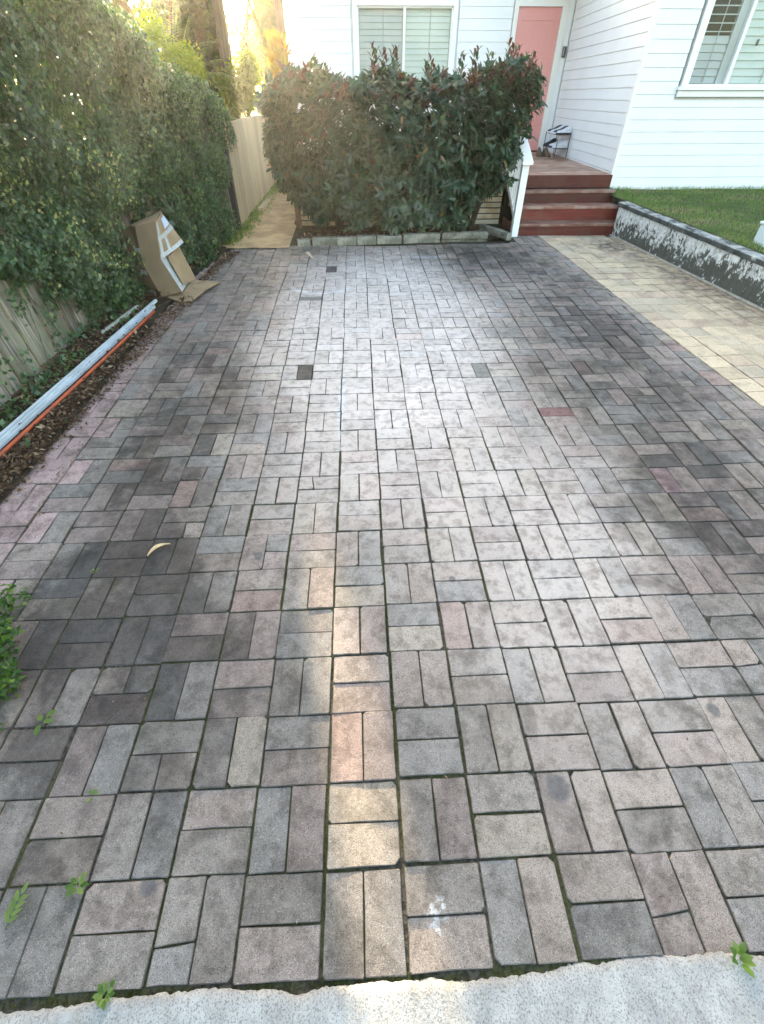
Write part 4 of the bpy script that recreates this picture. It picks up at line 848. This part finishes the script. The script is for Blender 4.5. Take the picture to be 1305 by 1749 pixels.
def curl(p, ang_, L, w_, label, name='fallen_leaf'):
    m = MB(); n = 8
    for i in range(n+1):
        s_ = i/n; wd = w_*math.sin(math.pi*min(.97, s_+.03))**.7; cz = .004+.012*math.sin(math.pi*s_); bend = .12*L*math.sin(math.pi*s_)
        for k in (-1, 0, 1): m.v.append(((s_-.5)*L, k*wd/2+bend, cz+abs(k)*.006))
    for i in range(n):
        for k in (0, 1): a = i*3+k; m.f.append((a, a+1, a+4, a+3))
    o = m.build(name, simple('dry_leaf_tan', (.62, .45, .24), .6, .3, (.50, .36, .20), 40), None, solid=.0008); o.location = (p[0], p[1], gz(p[1])+und(*p)+.003); o.rotation_euler = (0, 0, ang_); return tag(o, label, 'leaf')
curl((-1.13, 1.565), R(42), .12, .024, 'long curved yellow leaf lying on the dark pavers at left')
m = MB(); m.tube([(0, 0, .008), (0, .13, .012), (0, .26, .02)], [.008, .018, .030], 10); o = m.build('fallen_sheath', simple('pale_sheath', (.60, .50, .34), .7), None); o.location = (-.66, 6.40, gz(6.4)+.006); o.rotation_euler = (0, 0, R(18)); o.scale = (1, 1, .4); tag(o, 'pale cone-shaped palm husk lying on the paving before the edging', 'husk')

# ---------------------------------------------------------------- garden and trees beyond
def frond(m_, T, base, az, el, L, droop, n=16, lw=.022, ll=.32, tint=.5):
    P = Vector(base); d = Vector((math.cos(az)*math.cos(el), math.sin(az)*math.cos(el), math.sin(el))); pts = [P.copy()]
    for i in range(n): P = P+d*(L/n); pts.append(P.copy()); d = (d+Vector((0, 0, -droop/n))).normalized()
    VP_, VD_, VN_, VL_ = [], [], [], []
    for i in range(1, n+1):
        dr = (pts[i]-pts[i-1]).normalized(); side = dr.cross(Vector((0, 0, 1))).normalized(); s_ = i/n
        for sg in (-1, 1):
            for q in (0, .5):
                VP_.append(tuple(pts[i-1].lerp(pts[i], q))); VD_.append(tuple(side*sg+dr*.7+Vector((0, 0, -.25)))); VN_.append((random.gauss(0, .2), random.gauss(0, .2), 1)); VL_.append(ll*(math.sin(math.pi*(.12+.85*s_))**.6))
    T.append((np.array(VP_), np.array(VD_), np.array(VN_), np.array(VL_), np.full(len(VP_), lw), np.clip(tint+.15*rng.normal(size=len(VP_)), 0, 1))); m_.tube(pts[::2], [.012*(1-.07*k) for k in range(len(pts[::2]))], 5)
def palm(x, y, h, r, nf, L, label, fronds=None, trunk=True, el0=(.2, 1.2), tint=.5, skirt=0, name='palm_tree', ll=.34):
    o = thing(name, (x, y, gz(y)), label, 'palm' if trunk else 'plant', 'palms and leafy plants beyond the passage'); z0 = gz(y)
    if trunk:
        m = MB(); pts = []; rr = []
        for i in range(int(h/.12)+1): s_ = i*.12/h; pts.append((x+.05*math.sin(s_*2), y, z0-.05+h*s_)); rr.append(r*(1.15-.25*s_)*(1.06 if i % 2 else .97))
        m.tube(pts, rr, 10); m.build('trunk', M['trunk'], o, smooth=True)
    T = []; m = MB(); zt = z0+h
    for i in range(nf): frond(m, T, (x, y, zt), i*2.4+random.uniform(-.2, .2), random.uniform(*el0), L*random.uniform(.75, 1.1), random.uniform(.8, 2.0), tint=tint, ll=ll)
    A = [np.concatenate([t_[k] for t_ in T]) for k in range(6)]; link('fronds', leaves('fronds', *A, BLADE), M['frond'], o)['kind'] = 'stuff'; m.build('frond_stalks', M['stem'], o)
    if skirt:
        T = []; m = MB()
        for i in range(skirt): frond(m, T, (x, y, zt-.1), i*2.4, random.uniform(-.9, -.2), L*.9, 1.6, tint=.4, ll=ll)
        A = [np.concatenate([t_[k] for t_ in T]) for k in range(6)]; link('dead_fronds', leaves('dead_fronds', *A, BLADE), M['brownfrond'], o)['kind'] = 'stuff'
    fix(o); return o
palm(-2.85, 14.0, 3.7, .12, 13, 2.0, 'slim palm with a straight brown trunk rising behind the tan fence', skirt=5)
palm(-1.75, 15.5, 3.9, .13, 12, 2.0, 'palm with hanging brown dead fronds beside the house corner', skirt=14)
palm(-3.60, 12.6, 1.25, .10, 26, 1.45, 'bushy upright palm above the end of the hedge', el0=(.8, 1.45), tint=.55)
palm(-2.55, 11.0, .75, .08, 14, .62, 'small fan of fronds peeping over the tan fence', trunk=False, el0=(.5, 1.4), name='cycad_plant', tint=.5, ll=.22)
palm(-3.6, 15.5, 3.0, .13, 14, 2.1, 'palm at the back with fronds drooping to the left', skirt=6)
palm(-5.0, 13.5, 3.5, .14, 14, 2.1, 'leaning palm behind the hedge at the far left', skirt=9)
def bigleaf(o, base, az, el, L, w_, droop, mat, name='leaf'):
    P = Vector(base); d = Vector((math.cos(az)*math.cos(el), math.sin(az)*math.cos(el), math.sin(el))); m = MB(); n = 10
    for i in range(n+1):
        s_ = i/n; side = d.cross(Vector((0, 0, 1))).normalized(); wd = w_*(0.02 if s_ < .25 else math.sin(math.pi*min(.96, (s_-.22)/.8))**.6)/2
        for k in (-1, 0, 1): m.v.append(tuple(P+side*k*wd+Vector((0, 0, abs(k)*wd*.35+(random.uniform(-.01, .01) if k else 0)))))
        P = P+d*(L/n); d = (d+Vector((0, 0, -droop/n))).normalized()
    for i in range(n):
        for k in (0, 1): a = i*3+k; m.f.append((a, a+1, a+4, a+3))
    ob = m.build(name, mat, o, smooth=True); me = ob.data; at = me.attributes.new('tint', 'FLOAT', 'POINT'); at.data.foreach_set('value', np.full(len(me.vertices), random.uniform(.2, 1), np.float32)); return ob
bn = thing('banana_plant', (-1.40, 13.3, gz(13.3)), 'banana plant with a large bright drooping leaf beside the house corner', 'plant')
m = MB(); m.tube([(-1.40, 13.3, gz(13.3)), (-1.40, 13.3, 1.5)], [.07, .05], 10); m.build('trunk', M['frond'], bn)
for i, (az_, el_, L_, dr_) in enumerate([(R(170), 1.15, 1.5, 3.4), (R(120), 1.3, 1.5, 1.6), (R(20), 1.2, 1.3, 2.0), (R(-60), 1.3, 1.3, 2.4), (R(80), 1.45, 1.4, .8), (R(240), 1.2, 1.3, 2.8)]): bigleaf(bn, (-1.40, 13.3, 1.4), az_, el_, L_, .30, dr_, M['lit'])
bigleaf(bn, (-1.62, 12.3, 2.05), R(-25), 1.0, .85, .22, 4.6, M['lit'])
m = MB(); m.tube([(-1.40, 13.3, .4), (-1.62, 12.7, 1.5), (-1.62, 12.3, 2.06)], [.03, .02, .015], 6); m.build('leaf_stalk', M['frond'], bn)
fix(bn)
cr_ = thing('croton_plant', (-1.35, 11.6, gz(11.6)), 'orange and yellow leaved plant against the corner of the house', 'plant')
m = MB()
for i in range(5): m.tube([(-1.42, 11.6, gz(11.6)), (-1.42+random.uniform(-.15, .1), 11.6+random.uniform(-.1, .2), 1.9)], [.015, .007], 5)
m.build('stem', M['stem'], cr_); N = 500; P = np.stack([rng.uniform(-1.58, -1.30, N), rng.uniform(11.4, 11.95, N), rng.uniform(1.3, 2.5, N)], 1)
link('foliage', leaves('foliage', P, rvec(N)*.6+np.array([-.2, -.2, .9]), rvec(N), rng.uniform(.10, .20, N), .04, rng.uniform(.3, 1, N), LEAF8), leafmat('orange_leaf', [(0, (.10, .12, .02)), (.5, (.26, .22, .03)), (1, (.32, .18, .03))], .5, .5, .4, (2., 1.6, .8)), cr_)['kind'] = 'stuff'; fix(cr_)
def cloud_tree(x, y, h, rx, ry, rz_, N, label, leafL=.25, mat='treeleaf', tr=.16, group='trees beyond the fence', cat='tree', name='leafy_tree', z0c=None, dens=.55, tint0=.45):
    o = thing(name, (x, y, gz(y)), label, cat, group); zc = z0c or gz(y)+h-rz_
    m = MB(); m.tube([(x, y, gz(y)-.1), (x+.1, y, gz(y)+h*.35), (x, y, zc)], [tr, tr*.8, tr*.45], 9)
    nb = 34; C_ = unit(rvec(nb))*rng.random((nb, 1))**.4*np.array([rx, ry, rz_])*.82+np.array([x, y, zc])
    for c in C_[:12]: m.tube([(x, y, gz(y)+h*.4), tuple((Vector((x, y, zc))+Vector(c))/2), tuple(c)], [tr*.35, tr*.2, tr*.06], 5)
    m.build('trunk', M['stem'], o)
    k = rng.integers(0, nb, N); sr_ = np.array([rx, ry, rz_])*.36; P = C_[k]+unit(rvec(N))*(rng.random((N, 1))**.45)*sr_
    clt = rng.normal(0, .12, nb)[k]; P[:, 2] = np.maximum(P[:, 2], gz(y)+.05)
    link('crown', leaves('crown', P, rvec(N)+np.array([0, 0, -.3]), rvec(N)*.7+np.array([0, 0, .8]), rng.uniform(.6, 1.2, N)*leafL, leafL*.55, np.clip(tint0+clt+.15*rng.normal(size=N), 0, 1)), M[mat], o)['kind'] = 'stuff'; fix(o)
cloud_tree(-2.50, 13.7, 1.99, .58, .5, .55, 7500, 'low yellow-green bush added behind the tan fence below the slim palm to shorten the sun streak', .07, 'lit', .03, cat='shrub', name='sun_blocking_bush')  # bush added to cut the sun streak short and fill the gap
cloud_tree(-2.75, 9.1, 2.25, .62, 1.0, .60, 9000, 'sunlit yellow-green shrub standing behind the top of the hedge', .06, 'lit', .03, cat='shrub', name='tall_shrub')
for a in ((-9.5, 21, 6.5, 3.0, 2.5, 2.8, 4200, 'broad dark tree at the far left behind the palms'), (-6.6, 25, 5.6, 1.9, 2.2, 2.6, 3600, 'tree behind the palms left of the bright gap in the sky'), (-1.2, 24, 7.2, 1.6, 2.4, 3.2, 4200, 'tall dark tree closing the end of the side passage'),
          (-5.0, 19.5, 3.4, 1.4, 1.4, 1.4, 3200, 'low bushy tree in the middle behind the palms'), (-1.70, 18.0, 3.7, .95, 1.2, 1.8, 7500, 'narrow tree right behind the banana plant'), (-3.50, 15.2, 3.3, .42, .5, .9, 2600, 'slender leafy tree added just left of the slim palm to block sun beside the streak'), (-3.4, 30, 5.4, 2.3, 2.0, 2.3, 14000, 'distant green tree filling the gap above the tan fence'), (-7.0, 15.5, 4.4, 1.7, 1.8, 2.0, 4200, 'round green tree behind the left hedge'), (-14, 16, 7.5, 3.2, 3., 3.4, 3600, 'large tree out beyond the neighbour side')):  # the slender tree is added to block sun left of the streak
    cloud_tree(*a)
cloud_tree(-17, 60, 6.5, 7, 3, 3.6, 5000, 'distant line of bush trees on the horizon at left', .6, tr=.4); cloud_tree(4, 62, 9, 9, 3, 5, 4000, 'distant bush trees on the horizon behind the house', .6, tr=.4)

# ---------------------------------------------------------------- air volume added to imitate lens glare round the low sun
m = MB(); m.box(-20, 14, -4, 46, -1.2, 12); hz = m.build('glare_haze', None)
hm = bpy.data.materials.new('glare_haze_air'); hm.use_nodes = True; ht = hm.node_tree; ht.nodes.clear()
ho = ht.nodes.new('ShaderNodeOutputMaterial'); hv = ht.nodes.new('ShaderNodeVolumePrincipled'); hv.inputs['Density'].default_value = .0015; hv.inputs['Anisotropy'].default_value = .75; hv.inputs['Color'].default_value = (1, .97, .9, 1)
ht.links.new(hv.outputs[0], ho.inputs['Volume']); hz.data.materials.append(hm); tag(hz, kind='stuff')
